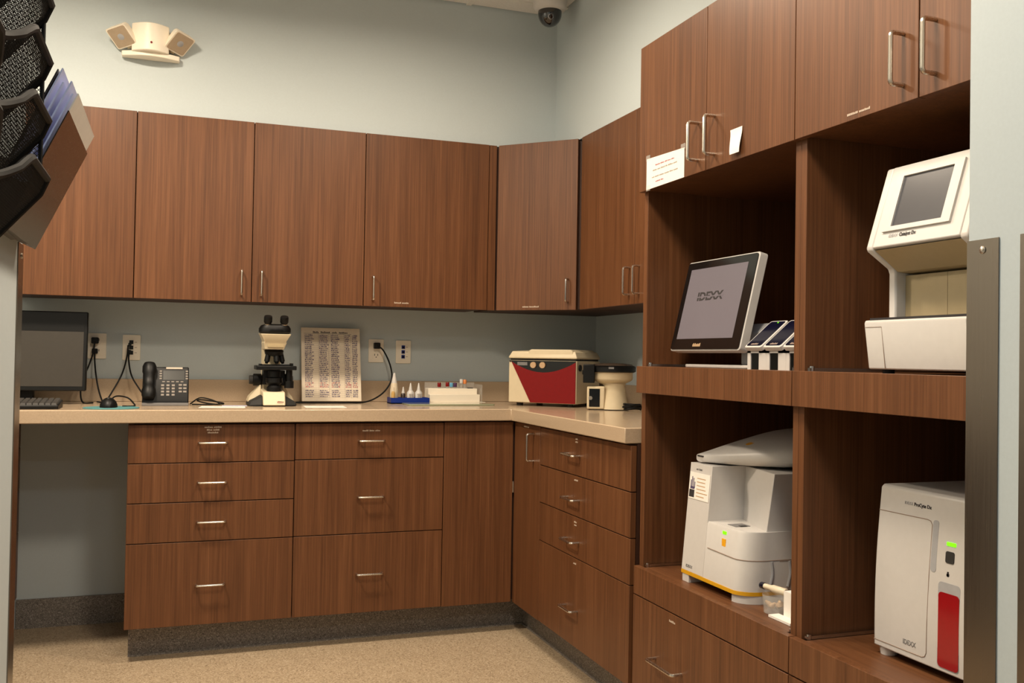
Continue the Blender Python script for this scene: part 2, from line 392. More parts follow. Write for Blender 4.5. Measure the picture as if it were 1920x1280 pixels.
# --- base cabinets, back run
YF = 3.694; ZB = 0.1254; ZT = 0.8649
def base_back(label, x0, x1, seams, hx, hz, labels):
    t = thing('drawer_cabinet', label, 'cabinet', ((x0+x1)/2, YF, ZB), group='walnut base cabinets under the counter')
    obj('body', box(x0+0.001, x1-0.001, YF+T+0.002, YB-0.03, ZB+0.004, 0.8705), 'carcass', t, sm=False)
    zs = [ZT]+seams+[ZB]
    for i, (a, b) in enumerate(zip(zs, zs[1:])):
        d = obj('drawer_front', box(x0+G, x1-G, YF, YF+T, b+G, a-G), 'wood', t, bev=0.001)
        handle((hx-0.05, YF, hz[i]), (hx+0.05, YF, hz[i]), (0, -1, 0), d, r=0.0042, off=0.028)
        for k, z, ws in labels:
            if k == i: dashes((hx, YF-0.0001, z), R_B, UZ, ws, d, h=0.006)
    return t
base_back('walnut cabinet of four drawers beside the knee space', -0.1428, 0.4502, [0.7228, 0.5783, 0.4329], 0.151, [0.797, 0.651, 0.506, 0.275],
          [(0, 0.851, [[0.03, 0.028], [0.02, 0.022], [0.038]])])
obj('side_panel', box(-0.1425, -0.1235, YF+T, YB-0.03, ZB, 0.8705), 'wood', bpy.data.objects['drawer_cabinet'])
base_back('walnut cabinet of three drawers under the test tube rack end', 0.4502, 1.0391, [0.7254, 0.4338], 0.744, [0.796, 0.578, 0.279],
          [(0, 0.832, [[0.024, 0.02, 0.02]])])
# --- corner base cabinet with folding doors
XF = 1.3412
t = thing('corner_base_cabinet', 'walnut corner base cabinet with a folding door under the counter bend', 'cabinet', (1.34, YF, ZB), group='walnut base cabinets under the counter')
obj('body', MB().prism([(1.0405, YF+T+0.002), (XF+T+0.002, YF+T+0.002), (XF+T+0.002, 3.4035), (XR-0.03, 3.4035), (XR-0.03, YB-0.03), (1.0405, YB-0.03)], 'z', ZB+0.004, 0.8705), 'carcass', t, sm=False)
obj('door', box(1.0391+G, XF-0.006, YF, YF+T, ZB, ZT), 'wood', t, bev=0.001)
d = obj('door', box(XF, XF+T, 3.4025+G, YF-0.004, ZB, ZT), 'wood', t, bev=0.001)
handle((XF, 3.468, 0.728), (XF, 3.468, 0.833), (-1, 0, 0), d, r=0.0045)
dashes((XF-0.0001, 3.555, 0.852), R_R, UZ, [[0.035, 0.02]], d, h=0.006)
obj('hinge', MB().box(XF-0.0055, XF-0.0005, YF-0.0035, YF+0.012, 0.575, 0.62).cyl((XF-0.003, YF-0.001, 0.575), (XF-0.003, YF-0.001, 0.62), 0.0035), 'nickel', t)
# --- drawers, right run
t = thing('drawer_cabinet', 'walnut cabinet of four drawers beside the tall cabinets', 'cabinet', (XF, 3.0, ZB), group='walnut base cabinets under the counter')
obj('body', box(XF+T+0.002, XR-0.03, 2.634, 3.4010, ZB+0.004, 0.8705), 'carcass', t, sm=False)
zs = [ZT, 0.7205, 0.5783, 0.4340, ZB]; hz = [0.792, 0.638, 0.492, 0.255]
lab = [(0.846, [[0.02], [0.022]]), (0.702, [[0.032]]), (0.556, [[0.022], [0.02]]), (0.412, [[0.024]])]
for i, (a, b) in enumerate(zip(zs, zs[1:])):
    d = obj('drawer_front', box(XF, XF+T, 2.636, 3.4010-G, b+G, a-G), 'wood', t, bev=0.001)
    handle((XF, 3.128, hz[i]), (XF, 3.026, hz[i]), (-1, 0, 0), d, r=0.0045)
    dashes((XF-0.0001, 3.055, lab[i][0]), R_R, UZ, lab[i][1], d, h=0.006)
# --- left run drawers (seen edge-on past the near wall)
t = thing('drawer_cabinet', 'walnut drawer cabinet on the far side of the knee space, past the wall corner', 'cabinet', (-0.57, 3.7, ZB), group='walnut base cabinets under the counter')
obj('body', box(-1.165, -0.59, 3.0, YB-0.005, ZB+0.004, 0.8705), 'carcass', t, sm=False)
zs = [ZT, 0.735, 0.565, 0.39, ZB]
for a, b in zip(zs, zs[1:]):
    d = obj('drawer_front', box(-0.588, -0.569, 3.0, YB-0.006, b+G, a-G), 'wood', t, bev=0.001)
    handle((-0.569, 3.6, (a+b)/2), (-0.569, 3.7, (a+b)/2), (1, 0, 0), d)
struct('trim_2', box(-0.66, -0.645, 3.0, YB-0.005, 0, 0.128), 'cove')

# --- worktop and backsplash
ZC = 0.9195
XC, YC = 1.3165, 3.6690
ct = thing('worktop', 'beige solid-surface worktop running along both walls', 'worktop', (0.4, 3.9, 0.8712))
obj('slab', MB().prism([(-1.168, 3.0), (-0.545, 3.0), (-0.545, YC), (XC, YC), (XC, 2.632), (XR-0.001, 2.632), (XR-0.001, YB-0.001), (-1.168, YB-0.001)], 'z', 0.8712, ZC), 'counter', ct, bev=0.003)
struct('trim_3', box(-1.166, XR-0.022, YB-0.021, YB-0.001, ZC+0.0002, 1.0145), 'counter', bev=0.002)
struct('trim_4', box(XR-0.021, XR-0.001, 2.632, YB-0.0015, ZC+0.0002, 1.0145), 'counter', bev=0.002)

# --- tall cabinets
XT, XS = 1.340, 1.360
ZTT, ZUD = 2.0861, 1.6418
def tall(label, y1, y0, first):
    t = thing('tall_cabinet', label, 'cabinet', (XS, (y0+y1)/2, 0.0), group='walnut tall cabinets with open bays')
    P = 0.0205
    obj('side_panel', box(XS, XR-0.002, y1-P-(0.004 if first else 0), y1-0.0005, 0.10, ZTT-0.001), 'wood', t, bev=0.0008)
    obj('side_panel', box(XS, XR-0.002, y0+0.0005, y0+P, 0.10, ZTT-0.001), 'wood', t, bev=0.0008)
    obj('back_panel', box(XR-0.022, XR-0.002, y0+P, y1-P-0.004, 0.10, ZTT-0.001), 'wood', t, sm=False)
    obj('top_panel', box(XS, XR-0.022, y0+P, y1-P-0.004, ZTT-0.02, ZTT-0.001), 'wood', t, sm=False)
    obj('bay_ceiling', box(XS, XR-0.022, y0+P, y1-P-0.004, ZUD+0.003, ZUD+0.022), 'wood', t, sm=False)
    obj('bay_divider', box(XS, XR-0.022, y0+P, y1-P-0.004, 1.035, 1.052), 'wood', t, sm=False)
    obj('plinth', box(XS+0.07, XS+0.085, y0+0.001, y1-0.001, 0.0, 0.0995), 'cove', t, sm=False)
    ym = (y0+y1)/2
    for a, b, h in ((y1, ym, ym+0.041), (ym, y0, ym-0.043)):
        d = obj('door', box(XT, XT+T, b+G, a-G, ZUD, ZTT), 'wood', t, bev=0.001)
        handle((XT, h, 1.676), (XT, h, 1.778), (-1, 0, 0), d, r=0.0048, off=0.032)
        if not first and a == y1: dashes((XT-0.0001, 1.617, 1.653), R_R, UZ, [[0.034, 0.034]], d, h=0.0055)
    for zt, zb, zs_, xo in ((1.1101, 1.0292, 1.1095, 0.0), (0.5035, 0.4200, 0.5030, 0.0)):
        s = obj('pull_out_shelf', box(XT+T, XR-0.05, y0+P+0.013, y1-P-0.017, zs_-0.02, zs_), 'woodh', t, sm=False)
        obj('shelf_fascia', box(XT+xo, XT+T, y0+G, y1-G, zb, zt), 'wood', s, bev=0.001)
        for yy in (y1-P-0.0165, y0+P+0.0005):
            obj('drawer_slide', MB().box(XS+0.004, XR-0.06, yy, yy+0.0125, zs_-0.018, zs_-0.002).box(XS+0.004, XR-0.06, yy+0.002, yy+0.0105, zs_, zs_+0.008)
                .cyl((XS+0.012, yy+0.006, zs_+0.001), (XS+0.012, yy+0.006, zs_+0.012), 0.006, 12), 'chrome', s)
    d = obj('drawer_front', box(XT, XT+T, y0+G, y1-G, ZB, 0.4165), 'wood', t, bev=0.001)
    obj('drawer_box', box(XS+0.002, XR-0.06, y0+P+0.013, y1-P-0.017, ZB+0.02, 0.40), 'carcass', t, sm=False)
    handle((XT, ym+0.24, 0.265), (XT, ym+0.09, 0.265), (-1, 0, 0), d, r=0.0048, off=0.032)
    dashes((XT-0.0001, ym+0.145, 0.392), R_R, UZ, [[0.034]], d, h=0.006)
    return t
tall('walnut tall cabinet with the lit monitor in its open bay', 2.6083, 1.8345, True)
tall('walnut tall cabinet against the wall end with the red-window analyzer', 1.8345, 1.062, False)

# ------------------------------------------------------------------ notes taped on the tall cabinet
t = thing('taped_notice', 'white notice taped to the lower corner of a tall cabinet door', 'notice', (1.339, 2.44, 1.64))
obj('sheet', MB().hexa([(1.3392, 2.557, 1.642), (1.3392, 2.333, 1.6425), (1.3392, 2.333, 1.726), (1.3392, 2.557, 1.735)],
                       [(1.3385, 2.557, 1.642), (1.3385, 2.333, 1.6425), (1.3385, 2.333, 1.726), (1.3385, 2.557, 1.735)]), 'paper', t, sm=False)
for i, (a, b, c, mm) in enumerate(((2.515, 2.375, 1.706, 'redink'), (2.53, 2.36, 1.692, 'fadedink'), (2.525, 2.365, 1.672, 'fadedink'), (2.51, 2.44, 1.657, 'redink'))):
    w = []
    while sum(w)+0.004*len(w) < a-b-0.02: w.append(random.uniform(0.012, 0.03))
    dashes((1.3384, (a+b)/2, c), R_R, UZ, [w], t, h=0.0042, m=mm, name='lettering', eps=0.0002)
mb = MB()
for y, z in ((2.548, 1.737), (2.34, 1.730), (2.545, 1.646)):
    mb.box(1.3378, 1.3392, y-0.012, y+0.012, z-0.008, z+0.008)
obj('tape', mb, 'clear', t, sm=False)
t = thing('receipt_slip', 'small curled white slip stuck beside the tall cabinet handles', 'note', (1.339, 2.073, 1.655))
pr_ = []
for i in range(9):
    s = i/8; pr_.append((1.3385-0.009*math.sin(s*PI*0.5)**2*(1 if s > 0.3 else s/0.3), 1.722-0.066*s))
mb = MB(); n = len(pr_)
mb.loft([[(x, 2.100-0.003*i, z), (x, 2.046, z), (x-0.0006, 2.046, z), (x-0.0006, 2.100-0.003*i*0.5, z)] for i, (x, z) in enumerate(pr_)])
obj('slip_sheet', mb, 'paper', t)

# ------------------------------------------------------------------ wall plates
def plate(name, x, z, kind, label):
    t = thing(name, label, 'wall plate', (x, YB, z), group='white wall plates above the backsplash')
    obj('cover', MB().prism(rrect(x-0.035, x+0.035, z-0.053, z+0.053, 0.004), 'y', YB-0.006, YB-0.0005), 'ivory', t, bev=0.001)
    if kind == 'power':
        for dz in (0.022, -0.022):
            s = obj('socket', MB().prism(rrect(x-0.016, x+0.016, z+dz-0.014, z+dz+0.014, 0.006), 'y', YB-0.0075, YB-0.006), 'ivory', t)
            obj('slot', MB().box(x-0.0085, x-0.006, YB-0.0082, YB-0.0075, z+dz-0.001, z+dz+0.008).box(x+0.006, x+0.0085, YB-0.0082, YB-0.0075, z+dz-0.001, z+dz+0.008)
                .cyl((x, YB-0.0082, z+dz-0.007), (x, YB-0.0075, z+dz-0.007), 0.0024, 10), 'darkink', s)
    else:
        for dz in (0.022, 0, -0.022):
            s = obj('jack', box(x-0.009, x+0.007, YB-0.0085, YB-0.006, z+dz-0.008, z+dz+0.008), 'blue' if kind == 'data' else 'black', t, bev=0.0006)
            obj('port', box(x-0.006, x+0.004, YB-0.0089, YB-0.0085, z+dz-0.005, z+dz+0.003), 'gloss', s)
            obj('tick', box(x+0.012, x+0.021, YB-0.0064, YB-0.006, z+dz-0.001, z+dz+0.001), 'fadedink', t)
    return t
plate('outlet_plate', -0.293, 1.150, 'power', 'white outlet plate beside the black monitor')
plate('data_plate', -0.160, 1.146, 'data2', 'white data plate with black plugs above the telephone')
plate('outlet_plate', 0.880, 1.151, 'power', 'white outlet plate with one plug above the reagent bottles')
plate('data_plate', 1.007, 1.148, 'data', 'white data plate with three blue jacks and nothing plugged in')

# ------------------------------------------------------------------ cords
def cord(label, pts, r=0.0032, plug=None, group='black cords on the counter wall', plugd=(0.011, 0.012)):
    t = thing('power_cord', label, 'cord', pts[-1], group=group)
    obj('cable', MB().tube(smooth(pts, 7), r, 8), 'blackm', t)
    if plug: obj('plug', MB().prism(rrect(plug[0]-plugd[0], plug[0]+plugd[0], plug[1]-plugd[1], plug[1]+plugd[1], 0.005), 'y', YB-0.034, YB-0.009), 'black', t, bev=0.002)
    return t
yw = YB-0.034
cord('black cord from the upper socket beside the monitor curving down behind it',
     [(-0.300, yw, 1.168), (-0.305, yw-0.012, 1.12), (-0.318, 4.24, 1.07), (-0.335, 4.22, 1.02), (-0.342, 4.18, 0.97), (-0.330, 4.14, 0.9235), (-0.29, 4.10, 0.9235)], plug=(-0.300, 1.172), plugd=(0.014, 0.013))
cord('black cord from the lower socket beside the monitor dropping to the mouse',
     [(-0.300, yw, 1.130), (-0.298, yw-0.014, 1.09), (-0.29, 4.23, 1.03), (-0.272, 4.14, 0.97), (-0.25, 4.06, 0.9240), (-0.235, 3.96, 0.9240)], plug=(-0.300, 1.128), plugd=(0.011, 0.011))
cord('black cord from the data plate sweeping toward the mouse',
     [(-0.172, yw, 1.155), (-0.175, yw-0.012, 1.11), (-0.19, 4.23, 1.04), (-0.222, 4.19, 0.97), (-0.25, 4.17, 0.9245), (-0.28, 4.16, 0.9245)], plug=(-0.166, 1.158), plugd=(0.006, 0.008))
cord('black cord from the data plate running down behind the telephone',
     [(-0.168, yw, 1.125), (-0.168, yw-0.012, 1.09), (-0.155, 4.23, 1.03), (-0.125, 4.19, 0.98), (-0.09, 4.16, 0.935), (-0.06, 4.15, 0.9235)], plug=(-0.166, 1.128), plugd=(0.006, 0.008))
cord('long black cord from the wall socket looping under the leaning chart board',
     [(0.885, yw, 1.172), (0.905, yw-0.02, 1.15), (0.928, 4.22, 1.09), (0.933, 4.20, 1.03), (0.905, 4.18, 0.98), (0.86, 4.16, 0.945), (0.80, 4.13, 0.925), (0.72, 4.105, 0.9235), (0.62, 4.105, 0.9235), (0.50, 4.12, 0.9235)], r=0.0036, plug=(0.880, 1.174), plugd=(0.014, 0.014))
cord('coiled black cord lying to the side of the telephone',
     [(0.075, 4.03, 0.9235), (0.11, 4.06, 0.945), (0.15, 4.05, 0.940), (0.185, 4.02, 0.9255), (0.17, 3.98, 0.9235), (0.12, 4.0, 0.930), (0.10, 4.04, 0.938), (0.14, 4.07, 0.935), (0.20, 4.05, 0.925), (0.19, 4.0, 0.9235), (0.13, 3.96, 0.9235), (0.08, 3.97, 0.9235)], r=0.0028)
cord('black mouse and keyboard cord arching between mouse and telephone',
     [(-0.22, 3.86, 0.935), (-0.20, 3.95, 0.9555), (-0.16, 3.98, 0.950), (-0.135, 3.94, 0.930), (-0.13, 3.86, 0.9235), (-0.17, 3.84, 0.9235)], r=0.003)

# ------------------------------------------------------------------ desk end: monitor, keyboard, mouse, pad, telephone
t = thing('desk_monitor', 'black desktop monitor standing at the desk end of the counter', 'monitor', (-0.54, 4.12, ZC))
tilt = 0.03
mb = MB().hexa([(-0.775, 4.035, 0.972), (-0.312, 4.035, 0.972), (-0.312, 4.075, 0.972), (-0.775, 4.075, 0.972)],
               [(-0.775, 4.035+tilt, 1.280), (-0.312, 4.035+tilt, 1.280), (-0.312, 4.075+tilt, 1.280), (-0.775, 4.075+tilt, 1.280)])
ms = obj('housing', mb, 'black', t, bev=0.004)
def fy(z): return 4.035+tilt*(z-0.972)/0.308
mb = MB().hexa([(-0.762, fy(0.990)-0.0012, 0.990), (-0.325, fy(0.990)-0.0012, 0.990), (-0.325, fy(0.990)+0.001, 0.990), (-0.762, fy(0.990)+0.001, 0.990)],
               [(-0.762, fy(1.268)-0.0012, 1.268), (-0.325, fy(1.268)-0.0012, 1.268), (-0.325, fy(1.268)+0.001, 1.268), (-0.762, fy(1.268)+0.001, 1.268)])
obj('screen', mb, mat('matte_grey_screen', (62, 57, 51), 0.3), ms)
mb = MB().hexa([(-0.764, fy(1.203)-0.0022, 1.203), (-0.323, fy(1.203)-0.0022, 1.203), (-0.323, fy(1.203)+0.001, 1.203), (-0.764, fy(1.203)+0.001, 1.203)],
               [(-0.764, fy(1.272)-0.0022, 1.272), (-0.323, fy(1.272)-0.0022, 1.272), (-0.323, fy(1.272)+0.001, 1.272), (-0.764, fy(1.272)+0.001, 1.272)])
obj('painted_reflection_band', mb, 'black', ms)  # dark reflection of the cabinet underside, painted as a band across the screen
obj('stand_neck', box(-0.58, -0.50, 4.085, 4.12, 0.93, 1.12), 'black', t, bev=0.004)
obj('stand_foot', MB().lathe([(0.11, 0), (0.11, 0.006), (0.03, 0.014)], (-0.54, 4.12, ZC), 32), 'black', t)
t = thing('keyboard', 'black keyboard lying before the monitor', 'keyboard', (-0.55, 3.80, ZC))
obj('tray', MB().hexa([(-0.80, 3.715, ZC), (-0.375, 3.715, ZC), (-0.375, 3.865, ZC), (-0.80, 3.865, ZC)],
                      [(-0.80, 3.715, ZC+0.014), (-0.375, 3.715, ZC+0.014), (-0.375, 3.865, ZC+0.028), (-0.80, 3.865, ZC+0.028)]), 'black', t, bev=0.003)
mb = MB()
for r in range(5):
    for c in range(21):
        x0 = -0.795+c*0.0198; y0 = 3.722+r*0.027; z0 = ZC+0.0145+r*0.0025
        if r == 0 and 4 < c < 11 and c != 7: continue
        w = 0.018 if not (r == 0 and c == 7) else 0.018
        mb.hexa([(x0, y0, z0), (x0+w, y0, z0), (x0+w, y0+0.024, z0+0.002), (x0, y0+0.024, z0+0.002)],
                [(x0+0.002, y0+0.003, z0+0.007), (x0+w-0.002, y0+0.003, z0+0.007), (x0+w-0.002, y0+0.020, z0+0.010), (x0+0.002, y0+0.020, z0+0.010)])
kk = obj('keys', mb, mat('grey_keycap', (52, 49, 46), 0.55), t, sm=False); kk['kind'] = 'stuff'
tag(obj('mouse_pad', MB().lathe([(0.096, 0), (0.097, 0.0015), (0.096, 0.003)], (-0.205, 3.785, ZC), 40), 'teal'), 'round teal mouse pad under the black mouse', 'mouse pad')
t = thing('computer_mouse', 'black computer mouse on the round teal pad', 'mouse', (-0.215, 3.80, ZC+0.003))
rings = []
for i in range(9):
    s = -1+2*i/8; k_ = math.sqrt(max(0.02, 1-s*s)); wv = 0.031*k_**0.6; hh = 0.036*k_**0.8*(1-0.15*s)
    rings.append([(-0.215+wv*math.cos(a), 3.80+0.055*s, ZC+0.0032+max(0, hh*math.sin(a))) for a in [PI*q/10 for q in range(11)]])
obj('shell', MB().loft(rings), 'black', t)
obj('wheel', MB().cyl((-0.218, 3.772, ZC+0.034), (-0.212, 3.772, ZC+0.034), 0.006, 14), 'rubber', t)

t = thing('desk_telephone', 'black desk telephone with a keypad and a handset beside the microscope', 'telephone', (-0.03, 4.0, ZC))
x0, x1 = -0.105, 0.066
def ph(u, s, o=0):       # point on the sloping face: u across, s up the slope
    p = Vector((x0+(x1-x0)*u, 3.945, ZC+0.022)); d = Vector((0, 0.072, 0.128)); n_ = Vector((0, -0.128, 0.072)).normalized()
    return p+d*s+n_*o
mb = MB().prism([(3.940, ZC), (4.085, ZC), (4.085, ZC+0.03), (4.04, ZC+0.149), (4.015, ZC+0.150), (3.940, ZC+0.022)], 'x', x0, x1)
pb = obj('base', mb, 'black', t, bev=0.004)
def pq(u0, u1, s0, s1, h): return MB().hexa([ph(u0, s0), ph(u1, s0), ph(u1, s1), ph(u0, s1)], [ph(u0, s0, h), ph(u1, s0, h), ph(u1, s1, h), ph(u0, s1, h)])
obj('display', pq(0.44, 0.90, 0.60, 0.88, 0.003), mat('phone_display', (34, 36, 34), 0.3), pb)
obj('name_strip', pq(0.5, 0.86, 0.93, 0.98, 0.004), 'labeltext', pb)
mb = MB()
for r in range(4):
    for c in range(3):
        u = 0.40+c*0.115; s = 0.12+r*0.095
        q = pq(u, u+0.065, s, s+0.055, 0.004); mb.add(q.v, q.f)
for r in range(3):
    for c in range(2):
        u = 0.78+c*0.10; s = 0.22+r*0.10; q = pq(u, u+0.07, s, s+0.05, 0.004); mb.add(q.v, q.f)
for c in range(5):
    u = 0.42+c*0.1; q = pq(u, u+0.06, 0.53, 0.56, 0.003); mb.add(q.v, q.f)
for r in range(4):
    for u in (0.36, 0.93): q = pq(u, u+0.05, 0.62+0.075*r, 0.66+0.075*r, 0.003); mb.add(q.v, q.f)
kk = obj('keypad', mb, mat('phone_key', (128, 118, 108), 0.5), pb, sm=False); kk['kind'] = 'stuff'
hs = []
for i in range(13):
    s = -0.02+1.04*i/12; bulge = 0.030 if (s < 0.25 or s > 0.72) else 0.030-0.012*math.sin((s-0.25)/0.47*PI)
    wv = 0.026 if (s < 0.27 or s > 0.75) else 0.021
    if i in (0, 12): wv *= 0.8; bulge *= 0.75
    c = ph(0.14, s, 0.022)
    d = Vector((0, -0.128, 0.072)).normalized()
    hs.append([c+Vector((1, 0, 0))*wv*math.cos(a)+d*(bulge*0.75)*math.sin(a) for a in [2*PI*q/14 for q in range(14)]])
obj('handset', MB().loft(hs), 'black', t)
obj('foot_ledge', box(x0, x1, 3.928, 3.945, ZC, ZC+0.012), 'grey', t, bev=0.002)

# ------------------------------------------------------------------ microscope
t = thing('microscope', 'cream and black binocular microscope standing before the leaning chart board', 'microscope', (0.385, 3.97, ZC))
# base: cream centre wedge with dark rounded feet
mb = MB().prism([(3.872, ZC+0.004), (4.09, ZC+0.004), (4.09, ZC+0.075), (3.96, ZC+0.062), (3.90, ZC+0.057)], 'x', 0.345, 0.432)
obj('base', mb, 'cream', t, bev=0.004)
for s in (-1, 1):
    xa = 0.347 if s < 0 else 0.430; xb = 0.288 if s < 0 else 0.484
    obj('base_flank', MB().hexa([(xa, 3.885, ZC+0.001), (xb, 3.905, ZC+0.001), (xb, 4.07, ZC+0.001), (xa, 4.09, ZC+0.001)],
                               [(xa, 3.91, ZC+0.043), (xb+s*-0.012, 3.93, ZC+0.020), (xb+s*-0.012, 4.07, ZC+0.020), (xa, 4.09, ZC+0.050)]), 'rubber', t, bev=0.008)
    obj('base_shoulder', MB().hexa([(xa, 3.985, ZC+0.03), (xb-s*0.004, 3.985, ZC+0.012), (xb-s*0.004, 4.09, ZC+0.012), (xa, 4.095, ZC+0.03)],
                                   [(xa, 4.0, ZC+0.085), (xb-s*0.012, 4.0, ZC+0.034), (xb-s*0.012, 4.09, ZC+0.034), (xa, 4.095, ZC+0.085)]), 'cream', t, bev=0.006)
obj('base_plate', MB().prism(rrect(0.30, 0.478, 3.89, 4.085, 0.03), 'z', ZC, ZC+0.004), 'black', t)
dashes((0.412, 3.8735, ZC+0.016), R_B, UZ, [[0.026]], t, h=0.006, m='red', name='maker_mark', eps=0.0008)
obj('lamp_housing', MB().lathe([(0.030, 0), (0.030, 0.018), (0.022, 0.026)], (0.392, 3.935, ZC+0.056), 24), 'black', t)
mb = MB().prism([(4.025, ZC+0.06), (4.092, ZC+0.06), (4.092, ZC+0.27), (4.0, ZC+0.285), (3.955, ZC+0.285), (3.955, ZC+0.25), (4.02, ZC+0.235)], 'x', 0.352, 0.425)
obj('arm', mb, 'cream', t, bev=0.008)
obj('condenser', MB().lathe([(0.024, 0), (0.034, 0.012), (0.034, 0.03), (0.026, 0.034), (0.026, 0.058)], (0.392, 3.945, ZC+0.082), 24).box(0.352, 0.436, 3.955, 4.03, ZC+0.085, ZC+0.142), 'black', t)
st = obj('stage', box(0.318, 0.475, 3.89, 4.02, ZC+0.145, ZC+0.162), 'black', t, bev=0.003)
obj('slide_holder', MB().box(0.332, 0.340, 3.90, 3.97, ZC+0.162, ZC+0.169).box(0.455, 0.462, 3.90, 3.97, ZC+0.162, ZC+0.172).box(0.340, 0.455, 3.955, 3.967, ZC+0.162, ZC+0.167), 'black', st)
obj('stage_drive', MB().cyl((0.450, 3.93, ZC+0.085), (0.450, 3.93, ZC+0.146), 0.013, 18).cyl((0.450, 3.93, ZC+0.072), (0.450, 3.93, ZC+0.10), 0.019, 18), 'black', t)
for s in (-1, 1):
    xk = 0.350 if s < 0 else 0.428; xe = 0.318 if s < 0 else 0.462
    k1 = obj('coarse_focus_knob', MB().cyl((xk, 4.045, ZC+0.102), (xe, 4.045, ZC+0.102), 0.025, 24), 'black', t, bev=0.002)
    obj('fine_focus_knob', MB().cyl((xe, 4.045, ZC+0.102), (xe+s*0.016, 4.045, ZC+0.102), 0.018, 24), 'rubber', k1, bev=0.002)
obj('nosepiece', MB().lathe([(0.012, -0.012), (0.036, -0.004), (0.038, 0.010), (0.030, 0.016)], (0.392, 3.968, ZC+0.213), 28, (0, -0.2, 1)), 'black', t)
for a in (-150, -75, -10, 70):
    a = math.radians(a); p = Vector((0.392+0.026*math.cos(a), 3.966+0.020*math.sin(a), ZC+0.212))
    q = p+Vector((0.008*math.cos(a), 0.006*math.sin(a), -0.034))
    obj('objective_lens', MB().cyl(p, q, 0.0105, 16).cyl(q, q+(q-p)*0.25, 0.008, 16, 0.005), 'black', t)
mb = MB().loft([[(0.345+0.006, 3.925, ZC+0.227), (0.433-0.006, 3.925, ZC+0.227), (0.433-0.006, 4.04, ZC+0.227), (0.351, 4.04, ZC+0.227)],
                [(0.347, 3.918, ZC+0.255), (0.437, 3.918, ZC+0.255), (0.437, 4.045, ZC+0.255), (0.347, 4.045, ZC+0.255)],
                [(0.350, 3.915, ZC+0.258), (0.434, 3.915, ZC+0.258), (0.434, 4.03, ZC+0.258), (0.350, 4.03, ZC+0.258)],
                [(0.333, 3.902, ZC+0.289), (0.452, 3.902, ZC+0.289), (0.452, 4.02, ZC+0.293), (0.333, 4.02, ZC+0.293)]])
hd = obj('head', mb, 'cream', t, bev=0.004)
obj('model_plate', box(0.362, 0.424, 3.9155, 3.9225, ZC+0.237, ZC+0.247), 'beige', hd)
mb = MB(); c0 = Vector((0.392, 3.955, 0))
pro = [(0.85, 0.288), (1.0, 0.297), (1.0, 0.312), (0.88, 0.324), (0.6, 0.330)]
mb.loft([[(c0.x+0.063*k*math.copysign(abs(math.cos(a))**0.7, math.cos(a)), c0.y+0.045*k*math.copysign(abs(math.sin(a))**0.7, math.sin(a)), ZC+h) for a in [2*PI*q/32 for q in range(32)]] for k, h in pro])
bh = obj('binocular_housing', mb, 'black', hd)
for xx in (0.362, 0.426):
    ep = obj('eyepiece', MB().lathe([(0.0135, 0), (0.0135, 0.018), (0.0165, 0.022), (0.0165, 0.040), (0.0150, 0.046), (0.011, 0.046)], (xx, 3.938, ZC+0.318), 24, (0, -0.42, 1)), 'black', t)
    obj('eyepiece_ring', MB().lathe([(0.0142, 0.012), (0.0142, 0.016)], (xx, 3.938, ZC+0.318), 24, (0, -0.42, 1)), 'nickel', ep)

# papers lying about the microscope
def sheet(label, pts, m='paper', z=0.0):
    t = MB().prism(pts, 'z', ZC+0.0003+z, ZC+0.0012+z)
    return tag(obj('loose_paper', t, m, sm=False), label, 'paper', 'loose papers on the counter')
sheet('loose white paper between the telephone and the microscope', [(0.10, 3.80), (0.27, 3.775), (0.275, 3.87), (0.115, 3.90)])
sheet('blue-edged slip of paper tucked beside the microscope base', [(0.19, 3.915), (0.285, 3.905), (0.287, 3.935), (0.195, 3.945)], 'bluepaper')
sheet('loose white paper in front of the leaning chart board', [(0.50, 3.78), (0.66, 3.775), (0.665, 3.90), (0.505, 3.91)])

# ------------------------------------------------------------------ leaning chart board
t = thing('chart_board', 'white chart board of handwritten rows leaning against the wall', 'chart board', (0.672, 4.20, ZC))
bx0, bx1, bz0, bz1 = 0.536, 0.797, ZC+0.006, 1.249; by0, by1 = 4.190, 4.270
def bp(u, v, o=0):
    n_ = Vector((0, -(bz1-bz0), (by1-by0))).normalized()
    return Vector((bx0+(bx1-bx0)*u, by0+(by1-by0)*v, bz0+(bz1-bz0)*v))+n_*o
def bq(mb, u0, u1, v0, v1, o0, o1): mb.hexa([bp(u0, v0, o0), bp(u1, v0, o0), bp(u1, v1, o0), bp(u0, v1, o0)], [bp(u0, v0, o1), bp(u1, v0, o1), bp(u1, v1, o1), bp(u0, v1, o1)])
mb = MB(); bq(mb, 0, 1, 0, 1, -0.006, 0); obj('board', mb, mat('board_white', (226, 212, 190), 0.5), t, bev=0.0015)
lines = MB(); inks = MB(); reds = MB(); title = MB()
for r in range(33): bq(lines, 0.05, 0.95, 0.05+r*0.026, 0.0516+r*0.026, 0, 0.0002)
for u in (0.285, 0.46, 0.72, 0.83, 0.93): bq(lines, u, u+0.003, 0.04, 0.92, 0, 0.0002)
for r in range(33):
    v = 0.055+r*0.026
    if r in (4,): continue
    for (a, b) in ((0.06, 0.20), (0.30, 0.45), (0.50, 0.64), (0.735, 0.82), (0.86, 0.945)):
        e_ = b-random.uniform(0, 0.25)*(b-a); u = a
        while u < e_:
            w = random.uniform(0.008, 0.02)
            bq(reds if r in (5, 6, 7) and random.random() < 0.75 else inks, u, u+w, v+random.uniform(0, 0.003), v+random.uniform(0.010, 0.019), 0.0002, 0.0004); u += w+random.uniform(0.003, 0.010)
u = 0.2
